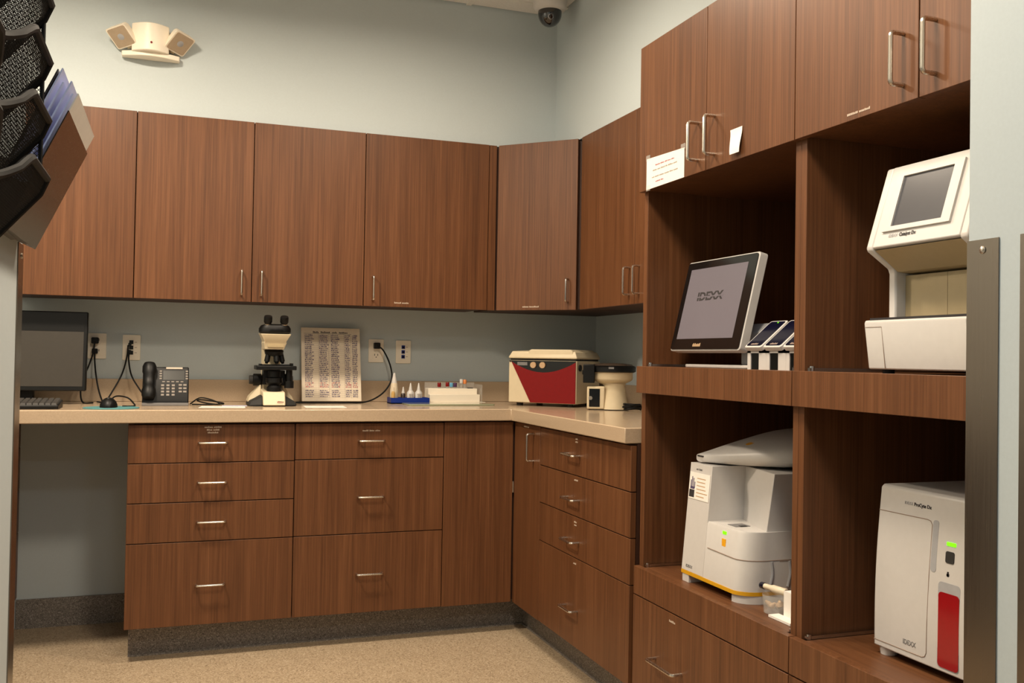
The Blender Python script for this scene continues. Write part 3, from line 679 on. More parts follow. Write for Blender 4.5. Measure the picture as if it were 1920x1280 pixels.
for w in (0.10, 0.16, 0.09, 0.15):
    n_ = int(w/0.018)
    for c in range(n_): bq(title, u+c*w/n_, u+(c+0.7)*w/n_, 0.925, 0.925+random.uniform(0.014, 0.026), 0.0002, 0.0004)
    u += w+0.03
bq(title, 0.05, 0.85, 0.915, 0.918, 0.0002, 0.0004)
obj('ruled_lines', lines, 'fadedink', t, sm=False); obj('handwriting', inks, 'ink', t, sm=False); obj('red_handwriting', reds, 'redink', t, sm=False); obj('title_line', title, 'darkink', t, sm=False)

# ------------------------------------------------------------------ reagent tray, bottles, rack
tag(obj('glass_plate', MB().prism(rrect(0.95, 1.335, 3.93, 4.075, 0.012), 'z', ZC+0.0005, ZC+0.006), mat('greenish_plate', (150, 156, 128), 0.15, coat=0.5), bev=0.001), 'flat greenish plate lying before the test tube rack', 'plate')
t = thing('reagent_tray', 'blue plastic tray holding reagent bottles', 'tray', (0.99, 4.12, ZC))
tz = ZC+0.0005
mb = MB().box(0.905, 1.078, 4.080, 4.16, tz, tz+0.004).box(0.905, 1.078, 4.080, 4.0835, tz, tz+0.026).box(0.905, 1.078, 4.1565, 4.16, tz, tz+0.026).box(0.905, 0.9085, 4.0835, 4.1565, tz, tz+0.026).box(1.0745, 1.078, 4.0835, 4.1565, tz, tz+0.026)
obj('tray_shell', mb, 'blue', t, sm=False)
def bottle(label, x, y, prof, m, cap=None, cm='milky', liquid=None, z=tz+0.0042):
    b = thing('reagent_bottle', label, 'bottle', (x, y, z), group='bottles in the blue tray')
    obj('flask', MB().lathe(prof, (x, y, z), 20), m, b)
    if cap: obj('dropper_cap', MB().lathe(cap, (x, y, z), 20), cm, b)
    if liquid: obj('liquid_band', MB().lathe(liquid, (x, y, z), 20), 'amberliq', b)
    return b
bottle('tall tapered squeeze bottle of straw liquid at the end of the blue tray', 0.930, 4.135, [(0.0165, 0), (0.018, 0.004), (0.018, 0.05), (0.014, 0.085)], 'milky', [(0.013, 0.085), (0.010, 0.10), (0.004, 0.128), (0.001, 0.130)], 'white', [(0.0168, 0.0005), (0.0184, 0.004), (0.0184, 0.02)])
bottle('small straw-coloured bottle in front of the tall squeeze bottle', 0.9185, 4.100, [(0.0085, 0), (0.0085, 0.04), (0.005, 0.05)], 'amberliq', [(0.005, 0.05), (0.004, 0.066), (0.001, 0.068)], 'milky')
bottle('small dark dropper bottle with a white tip', 0.966, 4.112, [(0.0105, 0), (0.0105, 0.036), (0.007, 0.041)], 'darkbottle', [(0.007, 0.041), (0.0055, 0.05), (0.002, 0.068), (0.001, 0.069)], 'white')
for x, lb in ((0.999, 'white dropper bottle with a printed band next to the dark bottle'), (1.036, 'white dropper bottle with a printed band beside the rack')):
    b = bottle(lb, x, 4.112, [(0.0155, 0), (0.016, 0.002), (0.016, 0.044), (0.009, 0.053)], 'white', [(0.0085, 0.053), (0.007, 0.062), (0.002, 0.086), (0.001, 0.087)], 'white')
    dashes((x, 4.0955, tz+0.040), R_B, UZ, [[0.02], [0.016], [0.018]], b, h=0.0035, m='fadedink', name='printed_band')
t = thing('test_tube_rack', 'white stepped test tube rack beside the blue tray', 'rack', (1.2, 4.17, ZC))
rz = ZC+0.0005
obj('rack_base', box(1.083, 1.345, 4.100, 4.215, rz, rz+0.006), 'ivory', t, bev=0.001)
obj('front_step', box(1.088, 1.322, 4.112, 4.140, rz+0.006, rz+0.040), 'ivory', t, bev=0.0015)
obj('back_step', box(1.088, 1.318, 4.142, 4.205, rz+0.006, rz+0.066), 'ivory', t, bev=0.0015)
obj('end_plate', box(1.326, 1.331, 4.105, 4.21, rz+0.006, rz+0.085), 'clear', t)
obj('back_plate', box(1.088, 1.324, 4.2065, 4.212, rz+0.006, rz+0.092), 'clear', t)
def tube_(label, x, y, z0, h, cm, m='clear'):
    b = thing('sample_tube', label, 'tube', (x, y, z0), group='capped sample tubes in the rack')
    obj('barrel', MB().lathe([(0.0055, 0), (0.0055, h)], (x, y, z0), 14), m, b)
    obj('cap', MB().lathe([(0.0078, h), (0.0082, h+0.003), (0.0082, h+0.017), (0.007, h+0.019)], (x, y, z0), 16), cm, b)
z0 = rz+0.0665
tube_('sample tube with a red cap standing alone in the rack', 1.142, 4.155, z0, 0.006, 'red')
tube_('sample tube with a red cap next to the light blue cap', 1.180, 4.155, z0, 0.008, 'red')
tube_('sample tube with a light blue cap', 1.1985, 4.155, z0, 0.006, 'lblue')
tube_('sample tube with a dark purple cap', 1.2165, 4.155, z0, 0.006, 'purple')
tube_('taller sample tube with a white cap', 1.252, 4.175, z0, 0.022, 'white')
tube_('taller sample tube with an orange cap', 1.2685, 4.175, z0, 0.020, 'orange')
tag(obj('slide_strip', box(1.275, 1.30, 4.146, 4.158, z0, z0+0.0035), 'darkink'), 'short dark strip lying on top of the test tube rack', 'strip')

# ------------------------------------------------------------------ centrifuge in the corner
c = Vector((1.625, 3.958)); rz_ = -PI/4
t = thing('centrifuge', 'cream benchtop centrifuge with a large red front panel', 'centrifuge', (c.x, c.y, ZC), rz_)
def L(name, mb, m, par=None, **k): return obj(name, mb, m, par or t, world=False, **k)
w, dpt, H = 0.161, 0.145, 0.20
body = L('body', box(-w, w, -dpt, dpt, 0.014, H), 'cream', bev=0.004)
rp = []
for i in range(13):
    s = i/12; rp.append((-w+0.014+(2*w-0.017)*s, H-0.006-0.046*math.sin(PI*s)**0.9))
panel = [(x, z) for x, z in rp]
L('red_panel', MB().prism(panel+[(w-0.003, 0.016), (-w+0.108, 0.016)], 'y', -dpt-0.0035, -dpt+0.002), 'red', body)
ctl = L('control_panel', MB().prism(panel+[(w-0.003, H-0.001), (-w+0.004, H-0.001), (-w+0.004, H-0.008)], 'y', -dpt-0.0028, -dpt+0.002), 'gloss', body)
for x in (-0.040, 0.004): L('control_knob', MB().cyl((x, -dpt-0.0026, H-0.020), (x, -dpt-0.010, H-0.020), 0.0135, 20), 'tips', ctl)
L('display_window', box(-0.118, -0.070, -dpt-0.0035, -dpt-0.0026, H-0.022, H-0.008), 'grey', ctl)
lid = L('lid', MB().loft([[(x*w*k, y*dpt*k2, z) for x, y in ((-1, -1), (1, -1), (1, 1), (-1, 1))] for k, k2, z in ((1.0, 1.0, H+0.008), (1.01, 1.01, H+0.014), (0.93, 0.93, H+0.040), (0.60, 0.60, H+0.044))]), 'cream', bev=0.003)
L('lid_crown', MB().loft([[(x*w, y*dpt, z) for x, y in ((-0.45+a, -0.97+a*0.2), (0.9-a, -0.97+a*0.2), (0.9-a, 0.9), (-0.45+a, 0.9))] for a, z in ((0, H+0.010), (0.03, H+0.043), (0.1, H+0.049))]), 'cream', lid, bev=0.003)
L('lid_gasket', box(-w+0.006, w-0.006, -dpt+0.006, dpt-0.006, H-0.001, H+0.009), 'black')
L('side_lock', MB().cyl((w+0.0002, -dpt+0.035, H-0.03), (w+0.006, -dpt+0.035, H-0.03), 0.014, 20), 'black')
for x in (-0.12, 0.12):
    for y in (-0.11, 0.11): L('foot', MB().lathe([(0.014, 0), (0.016, 0.0145)], (x, y, 0), 14), 'rubber')

# small centrifuge
t = thing('small_centrifuge', 'cream pedestal centrifuge with a black rim lid and switch box', 'centrifuge', (1.715, 3.60, ZC), -0.44)
sb = L('switch_box', box(-0.083, -0.010, -0.055, 0.045, 0.004, 0.098), 'cream', bev=0.005)
L('switch_panel', box(-0.074, -0.030, -0.0565, -0.0545, 0.014, 0.088), 'gloss', sb)
L('speed_knob', MB().cyl((-0.068, -0.0565, 0.050), (-0.068, -0.066, 0.050), 0.008, 16), 'nickel', sb)
L('pedestal', MB().lathe([(0.062, 0.004), (0.058, 0.03), (0.045, 0.10), (0.05, 0.112)], (0.028, -0.005, 0), 32), 'cream')
L('foot_plate', MB().prism(rrect(-0.075, 0.082, -0.05, 0.05, 0.02), 'z', 0, 0.004), 'rubber')
bw = L('bowl', MB().lathe([(0.05, 0.108), (0.078, 0.122), (0.084, 0.130), (0.084, 0.155), (0.086, 0.158)], (0.022, 0.005, 0), 40), 'cream')
L('rim_ring', MB().lathe([(0.088, 0.156), (0.096, 0.160), (0.096, 0.178), (0.088, 0.184)], (0.022, 0.005, 0), 40), 'black')
L('clear_lid', MB().lathe([(0.086, 0.1842), (0.080, 0.190), (0.05, 0.195), (0.002, 0.196)], (0.022, 0.005, 0), 40), mat('smoky_lid', (66, 56, 48), 0.15))
L('latch', MB().box(-0.100, -0.052, -0.066, 0.01, 0.112, 0.188).box(-0.104, -0.098, -0.04, -0.01, 0.145, 0.165), 'black', bev=0.003)
L('rim_badge', MB().box(0.004, 0.026, -0.0925, -0.088, 0.171, 0.179), 'grey')
pts = []
for i in range(40):
    a = i*0.62; pts.append((1.775+(0.038+0.004*math.sin(i))*math.cos(a), 3.485+(0.026+0.003*math.cos(2*i))*math.sin(a), ZC+0.0045+i*0.0006+0.002*math.sin(a*1.5)+0.002))
tag(obj('coiled_cord', MB().tube(smooth(pts, 3), 0.0038, 7), 'blackm'), 'coiled black cord bundled beside the small pedestal centrifuge', 'cord')

# ------------------------------------------------------------------ touch monitor in the tall cabinet
SH = 1.1096
t = thing('touch_monitor', 'white-framed touch monitor with a lit grey screen in the cabinet bay', 'monitor', (1.47, 2.33, SH))
def tp(u, v, o=0):        # u: 0 at far edge .. 1 at near edge, v up
    n_ = Vector((-0.266, 0, 0.063)).normalized()
    return Vector((1.400+0.063*v, 2.512-0.368*u, 1.158+0.266*v))+n_*o
def tpoly(u0, u1, v0, v1, r, o0, o1):
    P_ = [(a, b) for a, b in rrect(u0*0.368, u1*0.368, v0*0.273, v1*0.273, r)]
    return MB().loft([[tp(a/0.368, b/0.273, o) for a, b in P_] for o in (o0, o1)])
hs_ = obj('housing', tpoly(0, 1, 0, 1, 0.010, -0.028, -0.002), 'white', t, bev=0.002)
bz = obj('bezel', tpoly(0.012, 0.988, 0.016, 0.984, 0.008, -0.002, 0.0005), 'gloss', hs_)
sc = obj('screen', tpoly(0.078, 0.882, 0.13, 0.905, 0.001, 0.0005, 0.0009), 'screen', bz)
Ut = (0.063, 0, 0.266)
text('IDEXX', 0.034, tp(0.44, 0.585, 0.0011), R_R, Ut, 'darkink', sc, bold=0.035, name='screen_logo', fit=0.135)
obj('logo_gap', tpoly(0.24, 0.64, 0.578, 0.590, 0.0002, 0.0012, 0.0014), 'screen', sc, sm=False)
dashes(tp(0.405, 0.045, 0.0007), R_R, Vector(Ut).normalized(), [[0.042]], bz, h=0.010, m='tips', name='maker_mark', eps=0.0003)
obj('stand_neck', MB().hexa([(1.47, 2.14, SH+0.010), (1.60, 2.14, SH+0.010), (1.60, 2.24, SH+0.010), (1.47, 2.24, SH+0.010)],
                            [(1.47, 2.14, SH+0.10), (1.50, 2.14, SH+0.125), (1.50, 2.24, SH+0.125), (1.47, 2.24, SH+0.10)]), 'lgrey', t, bev=0.004)
obj('stand_foot', MB().prism(rrect(1.425, 1.64, 2.14, 2.475, 0.02), 'z', SH, SH+0.010), 'white', t, bev=0.003)

# handheld readers in charging docks
for k in range(3):
    y = 2.106-0.0815*k
    t = thing('handheld_reader', ['dark-screened handheld reader in its white dock, right beside the touch monitor',
              'dark-screened handheld reader in the middle one of three white docks', 'dark-screened handheld reader in the white dock against the cabinet divider'][k], 'reader', (1.44, y-0.037, SH), group='readers in white docks')
    a, b = y, y-0.074; ov = 0.0072 if k < 2 else 0
    fr = MB()
    for p, q, z_0, z_1 in ((a, a-0.014, 0, 0.052), (b+0.024, b-ov, 0, 0.052), (a, b-ov, 0.042, 0.054)):
        fr.box(1.402, 1.50, q, p, SH+z_0, SH+z_1)
    fr.box(1.45, 1.50, b-ov, a, SH, SH+0.05)
    obj('dock', fr, 'white', t, sm=False)
    obj('dock_recess', box(1.4045, 1.45, b+0.0235, a-0.0135, SH+0.0005, SH+0.0425), 'gloss', t)
    d = Vector((0.083, 0, 0.070)); n_ = Vector((-0.070, 0, 0.083)).normalized()
    def rp3(u, v, o): return Vector((1.396, a-(a-b)*u, SH+0.050))+d*v+n_*o
    def rpoly(u0, u1, v0, v1, r, o0, o1):
        Ln = d.length; P_ = rrect(u0*0.074, u1*0.074, v0*Ln, v1*Ln, r)
        return MB().loft([[rp3(p/0.074, q/Ln, o) for p, q in P_] for o in (o0, o1)])
    sh = obj('shell', rpoly(0, 1, 0, 1, 0.007, -0.004, 0.009), 'white', t, bev=0.0015)
    fc = obj('face', rpoly(0.07, 0.93, 0.05, 0.96, 0.006, 0.0088, 0.0098), 'navy', sh)
    obj('status_light', rpoly(0.52, 0.58, 0.90, 0.925, 0.0004, 0.0098, 0.0102), 'led', fc) if k == 0 else None
    dashes(rp3(0.5, 0.08, 0.0100), R_R, d.normalized(), [[0.03]], fc, h=0.007, m='fadedink', name='maker_mark', eps=0.0003)

# ------------------------------------------------------------------ chemistry analyzer with tilted screen (right bay, upper)
t = thing('chemistry_analyzer', 'white chemistry analyzer with a tilted screen head over an open beige bay', 'analyzer', (1.5, 1.48, SH))
ya, yb = 1.615, 1.345
# side profile (x, z): base, neck, tilted head
SHz = SH
prof = [(1.372, 1.118), (1.74, 1.118), (1.74, 1.50), (1.64, 1.545), (1.414, 1.539), (1.360, 1.369), (1.363, 1.362), (1.416, 1.328), (1.420, 1.318), (1.420, 1.224), (1.372, 1.224)]
for (p, q) in ((ya, ya-0.020), (yb+0.020, yb)):
    obj('side_shell', MB().prism(prof, 'y', q, p), 'white', t, bev=0.004)
head = obj('head_shell', MB().prism([(1.360, 1.369), (1.414, 1.539), (1.64, 1.545), (1.74, 1.50), (1.74, 1.36), (1.50, 1.36), (1.364, 1.366)], 'y', yb+0.0195, ya-0.0195), 'white', t, bev=0.002)
def cp(y, v, o=0):
    n_ = Vector((-0.170, 0, 0.054)).normalized(); return Vector((1.360+0.054*v, y, 1.369+0.170*v))+n_*o
def cpoly(y0, y1, v0, v1, o0, o1): return MB().hexa([cp(y0, v0, o0), cp(y1, v0, o0), cp(y1, v1, o0), cp(y0, v1, o0)], [cp(y0, v0, o1), cp(y1, v0, o1), cp(y1, v1, o1), cp(y0, v1, o1)])
fr = MB()
for a in ((1.575, 1.552, 0.17, 0.90), (1.418, 1.395, 0.17, 0.90), (1.552, 1.418, 0.17, 0.225), (1.552, 1.418, 0.845, 0.90)):
    q = cpoly(a[0], a[1], a[2], a[3], -0.001, 0.005); fr.add(q.v, q.f)
obj('screen_surround', fr, 'white', head, sm=False)
obj('screen', cpoly(1.552, 1.418, 0.225, 0.845, -0.001, 0.0012), 'dimscreen', head)
text('IDEXX', 0.0095, cp(1.555, 0.115, 0.0012), R_R, (0.054, 0, 0.17), 'lgrey', head, name='maker_mark', align='LEFT', fit=0.025)
text('Catalyst Dx', 0.0105, cp(1.525, 0.115, 0.0012), R_R, (0.054, 0, 0.17), 'darkink', head, bold=0.02, name='model_name', align='LEFT', fit=0.045)
obj('bay_roof', MB().prism([(1.366, 1.3635), (1.50, 1.3595), (1.50, 1.315), (1.425, 1.322)], 'y', yb+0.0205, ya-0.0205), 'beige', t, sm=False)
for p, q in ((ya-0.0205, 1.4805), (1.4795, yb+0.0205)):
    obj('bay_panel', box(1.446, 1.470, q, p, 1.224, 1.3148), 'beige', t, sm=False)
obj('core', box(1.471, 1.735, yb+0.0205, ya-0.0205, 1.13, 1.359), 'grey', t, sm=False)
bs = obj('base_housing', MB().prism([(1.371, 1.118), (1.471, 1.118), (1.471, 1.219), (1.360, 1.219), (1.358, 1.212)], 'y', yb-0.001, ya+0.001), 'white', t, bev=0.003)
obj('base_lip', box(1.362, 1.472, yb+0.0, ya-0.012, 1.2192, 1.2235), 'darkink', bs)
obj('panel_seam', MB().hexa([(1.3690, 1.566, 1.120), (1.3690, 1.565, 1.120), (1.3710, 1.565, 1.120), (1.3710, 1.566, 1.120)], [(1.3588, 1.566, 1.205), (1.3588, 1.565, 1.205), (1.362, 1.565, 1.205), (1.362, 1.566, 1.205)])
    .box(1.3585, 1.361, 1.566, 1.614, 1.2043, 1.2053), 'fadedink', bs, sm=False)
for x in (1.40, 1.70):
    for y in (1.37, 1.59): obj('foot', MB().cyl((x, y, SH), (x, y, 1.119), 0.012, 14), 'rubber', t)

# ------------------------------------------------------------------ chemistry analyzer with yellow stripe (lower left bay)
SL = 0.5032
t = thing('stripe_analyzer', 'white analyzer with a yellow base stripe and an open sample niche', 'analyzer', (1.55, 2.25, SL))
XA = 1.388
y1, y0 = 2.402, 2.095
def foot_outline(x_front, inset=0.0):
    out = [(x_front+inset, y1-inset)]
    for k in range(9):                      # rounded near corner
        a = PI/2*k/8; out.append((x_front+inset+0.062*(1-math.cos(a)), y0+0.050-0.050*math.sin(a)+inset*math.sin(a)))
    out += [(1.80, y0+inset), (1.80, y1-inset)]
    return out
zn = 0.688
b = MB().loft([[(x, y, 0.535) for x, y in foot_outline(XA)], [(x, y, zn-0.006) for x, y in foot_outline(XA+0.013)], [(x, y, zn) for x, y in foot_outline(XA+0.016)]])
lb = obj('lower_body', b, 'white', t)
obj('upper_column', MB().hexa([(XA-0.0006, y1, 0.5352), (XA-0.0006, 2.287, 0.5352), (1.80, 2.287, 0.5352), (1.80, y1, 0.5352)],
                              [(XA+0.026, y1, 0.838), (XA+0.026, 2.287, 0.838), (1.80, 2.287, 0.838), (1.80, y1, 0.838)]), 'white', t, bev=0.0008)
obj('upper_back', MB().hexa([(1.515, 2.288, zn-0.004), (1.462, y0+0.006, zn-0.004), (1.80, y0+0.006, zn-0.004), (1.80, 2.288, zn-0.004)],
                            [(1.520, 2.288, 0.838), (1.484, y0+0.004, 0.838), (1.80, y0+0.004, 0.838), (1.80, 2.288, 0.838)]), 'white', t, bev=0.002)
obj('yellow_stripe', MB().loft([[(x, y, z) for x, y in foot_outline(XA-0.0015)] for z in (0.525, 0.535)]), 'yellow', t)
fm = MB()
fm.prism([(XA, y1-0.005), (XA, y1-0.04), (1.78, y1-0.04), (1.78, y1-0.005)], 'z', SL, 0.5255)
fm.loft([[(x, y, z) for x, y in [q for q in foot_outline(XA+0.004) if q[1] < 2.16][0:9]+[(1.78, y0+0.004), (1.78, 2.15), (XA+0.004, 2.15)]] for z in (SL, 0.5255)])
obj('foot_rail', fm, 'white', t)
obj('sample_drawer', box(1.425, 1.470, 2.185, 2.225, zn, zn+0.0015), 'grey', lb)
obj('drawer_slot', box(1.438, 1.458, 2.182, 2.193, zn+0.0015, zn+0.0022), 'darkink', lb)
def nx(z): return XA-0.0006+0.0266*(z-0.5352)/(0.838-0.5352)
def sx(z): return XA+0.013*(z-0.535)/(zn-0.006-0.535)
obj('status_light', box(sx(0.672)-0.0012, sx(0.672)+0.004, 2.190, 2.208, 0.668, 0.676), 'led', lb)
obj('amber_mark', box(sx(0.648)-0.0012, sx(0.648)+0.004, 2.190, 2.208, 0.636, 0.656), 'amber', lb)
mb = MB()
ol = [p for p in foot_outline(XA+0.0062) if p[1] < 2.30]
mb.tube([(XA+0.0064, 2.275, 0.618)]+[(x+0.0001, y, 0.615) for x, y in ol[0:10]]+[(1.50, y0+0.0002, 0.612)], 0.0011, 6)
obj('door_seam', mb, 'fadedink', lb)
obj('grip_groove', MB().tube(smooth([(1.475, y0-0.0003, 0.612), (1.478, y0-0.0003, 0.58), (1.470, y0-0.0003, 0.545)], 5), 0.004, 8).tube(smooth([(1.53, y0-0.0003, 0.612), (1.533, y0-0.0003, 0.58), (1.525, y0-0.0003, 0.545)], 5), 0.004, 8), 'lgrey', lb)
text('IDEXX', 0.011, (nx(0.548)-0.0006, 2.362, 0.549), R_R, (0.08, 0, 1), 'grey', lb, bold=0.01, name='maker_mark', fit=0.034)
# printed notice on the column
nt = MB()
def nq(ya_, yb_, za, zb, o0, o1):
    return MB().hexa([(nx(za)-o0, ya_, za), (nx(za)-o0, yb_, za), (nx(zb)-o0, yb_, zb), (nx(zb)-o0, ya_, zb)], [(nx(za)-o1, ya_, za), (nx(za)-o1, yb_, za), (nx(zb)-o1, yb_, zb), (nx(zb)-o1, ya_, zb)])
ns = thing('taped_label', 'small printed card with a dark hand picture stuck on the striped analyzer', 'label', (XA+0.015, 2.34, 0.735))
obj('card', nq(2.398, 2.292, 0.738, 0.812, 0.0004, 0.0012), 'paper', ns, sm=False)
obj('dark_block', nq(2.395, 2.368, 0.742, 0.763, 0.0012, 0.0016), 'darkink', ns, sm=False)
hp_ = MB()
for yy, h in ((2.391, 0.020), (2.385, 0.030), (2.378, 0.026), (2.371, 0.016)):
    q = nq(yy, yy-0.004, 0.768, 0.770+h, 0.0012, 0.0016); hp_.add(q.v, q.f)
q = nq(2.391, 2.369, 0.765, 0.772, 0.0012, 0.0016); hp_.add(q.v, q.f)
obj('hand_mark', hp_, 'ink', ns, sm=False)
ln = MB()
for k in range(6):
    q = nq(2.358, 2.300+random.uniform(0, 0.02), 0.746+k*0.010, 0.7485+k*0.010, 0.0012, 0.0015); ln.add(q.v, q.f)
obj('printed_lines', ln, 'tips', ns, sm=False)
dashes((nx(0.820)-0.0002, 2.352, 0.820), R_R, UZ, [[0.012, 0.016]], t, h=0.005, m='grey', name='model_name', eps=0.0008)
# domed top cover
rings = []
for k in range(12):
    s = k/11                                   # from front tip to the back
    xc = 1.425+0.36*s
    zc_ = 0.842; top = 0.842+0.022+0.080*math.sin(min(1, s*1.15)*PI/2)
    yl_ = 2.385-0.0*s; wv = (0.04+0.25*math.sin(min(1, s*2.2)*PI/2)); ym_ = 2.395-wv/2-0.004
    ring = []
    for q in range(20):
        a = 2*PI*q/20; cx_, sz_ = math.cos(a), math.sin(a)
        yv = ym_+wv/2*math.copysign(abs(cx_)**0.75, cx_)
        ring.append((xc, yv, zc_ + ((top-zc_)*0.55*(1+ sz_*0.0) if False else (top-zc_)*(0.5+0.5*math.copysign(abs(sz_)**0.7, sz_)))))
    rings.append(ring)
dm = obj('top_cover', MB().loft(rings), 'white', t)
obj('cover_slot', MB().box(1.4235, 1.4265, 2.352, 2.384, 0.8565, 0.8605), 'darkink', dm)
obj('cover_badge', MB().lathe([(0.012, 0), (0.012, 0.001)], (1.523, 2.27, 0.9008), 16, (-0.3, 0, 0.95)), 'amber', dm)

# odds and ends beside it
tag(obj('tissue_box', MB().box(1.425, 1.52, 1.905, 1.972, SL+0.0005, SL+0.066).box(1.395, 1.425, 1.905, 1.992, SL+0.0005, SL+0.006), 'paper', sm=False), 'small white card box beside the cabinet divider', 'box')
tag(obj('blue_cap_block', MB().prism(rrect(1.44, 1.50, 1.915, 1.968, 0.012), 'z', SL+0.0665, SL+0.092), 'blue', bev=0.003), 'blue plastic lid lying on the small white card box', 'lid')
t = thing('sample_cup', 'clear plastic cup of beige pipette tips beside the white card box', 'cup', (1.44, 2.025, SL))
obj('cup_wall', MB().lathe([(0.030, 0.0005), (0.034, 0.045), (0.0335, 0.046), (0.0325, 0.044), (0.0288, 0.003), (0.001, 0.003)], (1.437, 2.020, SL), 24), 'clear', t)
for i in range(7):
    a = i*2.4; p = Vector((1.437+0.014*math.cos(a), 2.020+0.014*math.sin(a), SL+0.013+0.004*(i % 3)))
    obj('pipette_tip', MB().cyl(p, p+Vector((0.010*math.sin(a*2), 0.010*math.cos(a*3), 0.010)), 0.0075, 10, 0.003), 'tips', t)
t = thing('blue_cap_vial', 'small white vial with a navy cap lying across the clear cup', 'vial', (1.44, 2.05, SL+0.05))
p, q = Vector((1.432, 2.078, SL+0.056)), Vector((1.445, 1.985, SL+0.0565)); dv = (q-p).normalized()
obj('vial_body', MB().lathe([(0.007, 0.014), (0.007, 0.036), (0.0095, 0.046), (0.0095, 0.088), (0.008, 0.090)], p, 16, dv), 'milky', t)
obj('vial_cap', MB().lathe([(0.0075, 0), (0.0085, 0.002), (0.0085, 0.014)], p, 16, dv), 'navy', t)

# ------------------------------------------------------------------ blood analyzer with red window (lower right bay)
t = thing('red_window_analyzer', 'white box-shaped analyzer with a tall red window and green light', 'analyzer', (1.62, 1.53, SL))
ya, yb = 1.686, 1.392
def px(z): return 1.452+0.016*(z-0.52)/0.34-0.006*math.sin(PI*(z-0.52)/0.34)
zz = [0.520+0.342*i/10 for i in range(11)]
prof = [(px(z), z) for z in zz]+[(1.475, 0.868), (1.86, 0.868), (1.86, 0.520)]
body = obj('body', MB().prism(prof, 'y', yb, ya), 'white', t, bev=0.003)
def strip(y_a, y_b, z_a, z_b, r, o0, o1):
    P_ = rrect(y_b, y_a, z_a, z_b, r)
    return MB().loft([[(px(z)-o, y, z) for y, z in P_] for o in (o0, o1)])
def seam(pts, m='fadedink', r=0.0009): return obj('door_seam', MB().tube([(px(z)-0.0002, y, z) for y, z in pts], r, 6), m, body)
seam([(1.685, 0.812), (1.60, 0.8125), (1.545, 0.813), (1.536, 0.811), (1.531, 0.804), (1.531, 0.70), (1.533, 0.60), (1.534, 0.545), (1.538, 0.537), (1.546, 0.534), (1.61, 0.5335), (1.685, 0.533)])
obj('grip_recess', strip(1.5285, 1.5135, 0.712, 0.815, 0.006, -0.002, 0.0006), 'lgrey', body)
obj('status_light', strip(1.489, 1.466, 0.771, 0.778, 0.001, -0.002, 0.0012), 'led', body)
obj('power_button', strip(1.490, 1.468, 0.737, 0.760, 0.004, -0.002, 0.0012), 'rubber', body)
obj('usb_mark', MB().box(px(0.714)-0.0005, px(0.714)+0.002, 1.480, 1.484, 0.710, 0.720).box(px(0.714)-0.0005, px(0.714)+0.002, 1.4785, 1.4855, 0.711, 0.716), 'darkink', body)
obj('window_recess', strip(1.505, 1.449, 0.528, 0.698, 0.008, -0.002, 0.0006), 'lgrey', body)
obj('red_window', strip(1.503, 1.450, 0.530, 0.678, 0.008, -0.002, 0.0014), 'redw', body)
text('IDEXX', 0.0095, (px(0.835)-0.0004, 1.612, 0.8375), R_R, (0.06, 0, 1), 'lgrey', body, name='maker_mark', align='LEFT', fit=0.023)
text('ProCyte Dx', 0.0105, (px(0.835)-0.0004, 1.585, 0.8375), R_R, (0.06, 0, 1), 'darkink', body, bold=0.02, name='model_name', align='LEFT', fit=0.048)
text('IDEXX', 0.014, (px(0.548)-0.0004, 1.581, 0.5515), R_R, (0.03, 0, 1), 'grey', body, bold=0.015, name='maker_mark', fit=0.036)
for x in (1.475, 1.83):
    for y in (yb+0.02, ya-0.02): obj('foot', MB().lathe([(0.017, 0), (0.019, 0.018)], (x, y, SL), 16), 'white', t)

# ------------------------------------------------------------------ emergency light on the bulkhead
YS = 3.992
t = thing('emergency_light', 'cream twin-head emergency light on the wall above the cabinets', 'emergency light', (-0.10, YS, 2.28))
def bow(x0_, x1_, d0, z0_, z1_, n=10):
    pl = [(x0_, YS-0.001)]
    for i in range(n+1):
        s = i/n; pl.append((x0_+(x1_-x0_)*s, YS-d0-0.035*math.sin(PI*s)))
    pl.append((x1_, YS-0.001))
    return MB().prism(pl, 'z', z0_, z1_)
obj('base_tray', bow(-0.208, 0.004, 0.03, 2.276, 2.296), 'ivory', t, bev=0.003)
mb = bow(-0.172, -0.036, 0.055, 2.292, 2.400)
obj('housing', mb, 'ivory', t, bev=0.004)
obj('test_button', MB().cyl((-0.10, YS-0.0895, 2.322), (-0.10, YS-0.0925, 2.322), 0.004, 12), 'red', t)
for s, xx in ((-1, -0.207), (1, 0.002)):
    ax = Vector((s*0.30, -0.62, -0.72)).normalized()      # lamp faces look down and outward
    u_ = ax.cross(Vector((0, 0, 1))).normalized(); v_ = u_.cross(ax)
    c_ = Vector((xx, YS-0.055, 2.345))
    ang = s*0.28
    ur = u_*math.cos(ang)+v_*math.sin(ang); vr = -u_*math.sin(ang)+v_*math.cos(ang)
    def sq(h, o, r): return [c_+ur*a+vr*b+ax*o for a, b in rrect(-h, h, -h, h, r)]
    hd = obj('lamp_head', MB().loft([sq(0.026, -0.042, 0.008), sq(0.038, -0.02, 0.009), sq(0.044, 0.010, 0.009)]), 'ivory', t)
    obj('lamp_lens', MB().loft([sq(0.039, 0.0095, 0.007), sq(0.039, 0.0115, 0.007)]), mat('frosted_lens', (176, 156, 132), 0.25), hd)
    obj('lamp_bulb', MB().lathe([(0.014, 0.0112), (0.010, 0.0125)], c_, 16, ax), 'lgrey', hd)
    obj('swivel', MB().cyl(c_-ax*0.035, (xx-s*0.03, YS-0.02, 2.310), 0.011, 14), 'cream', t)

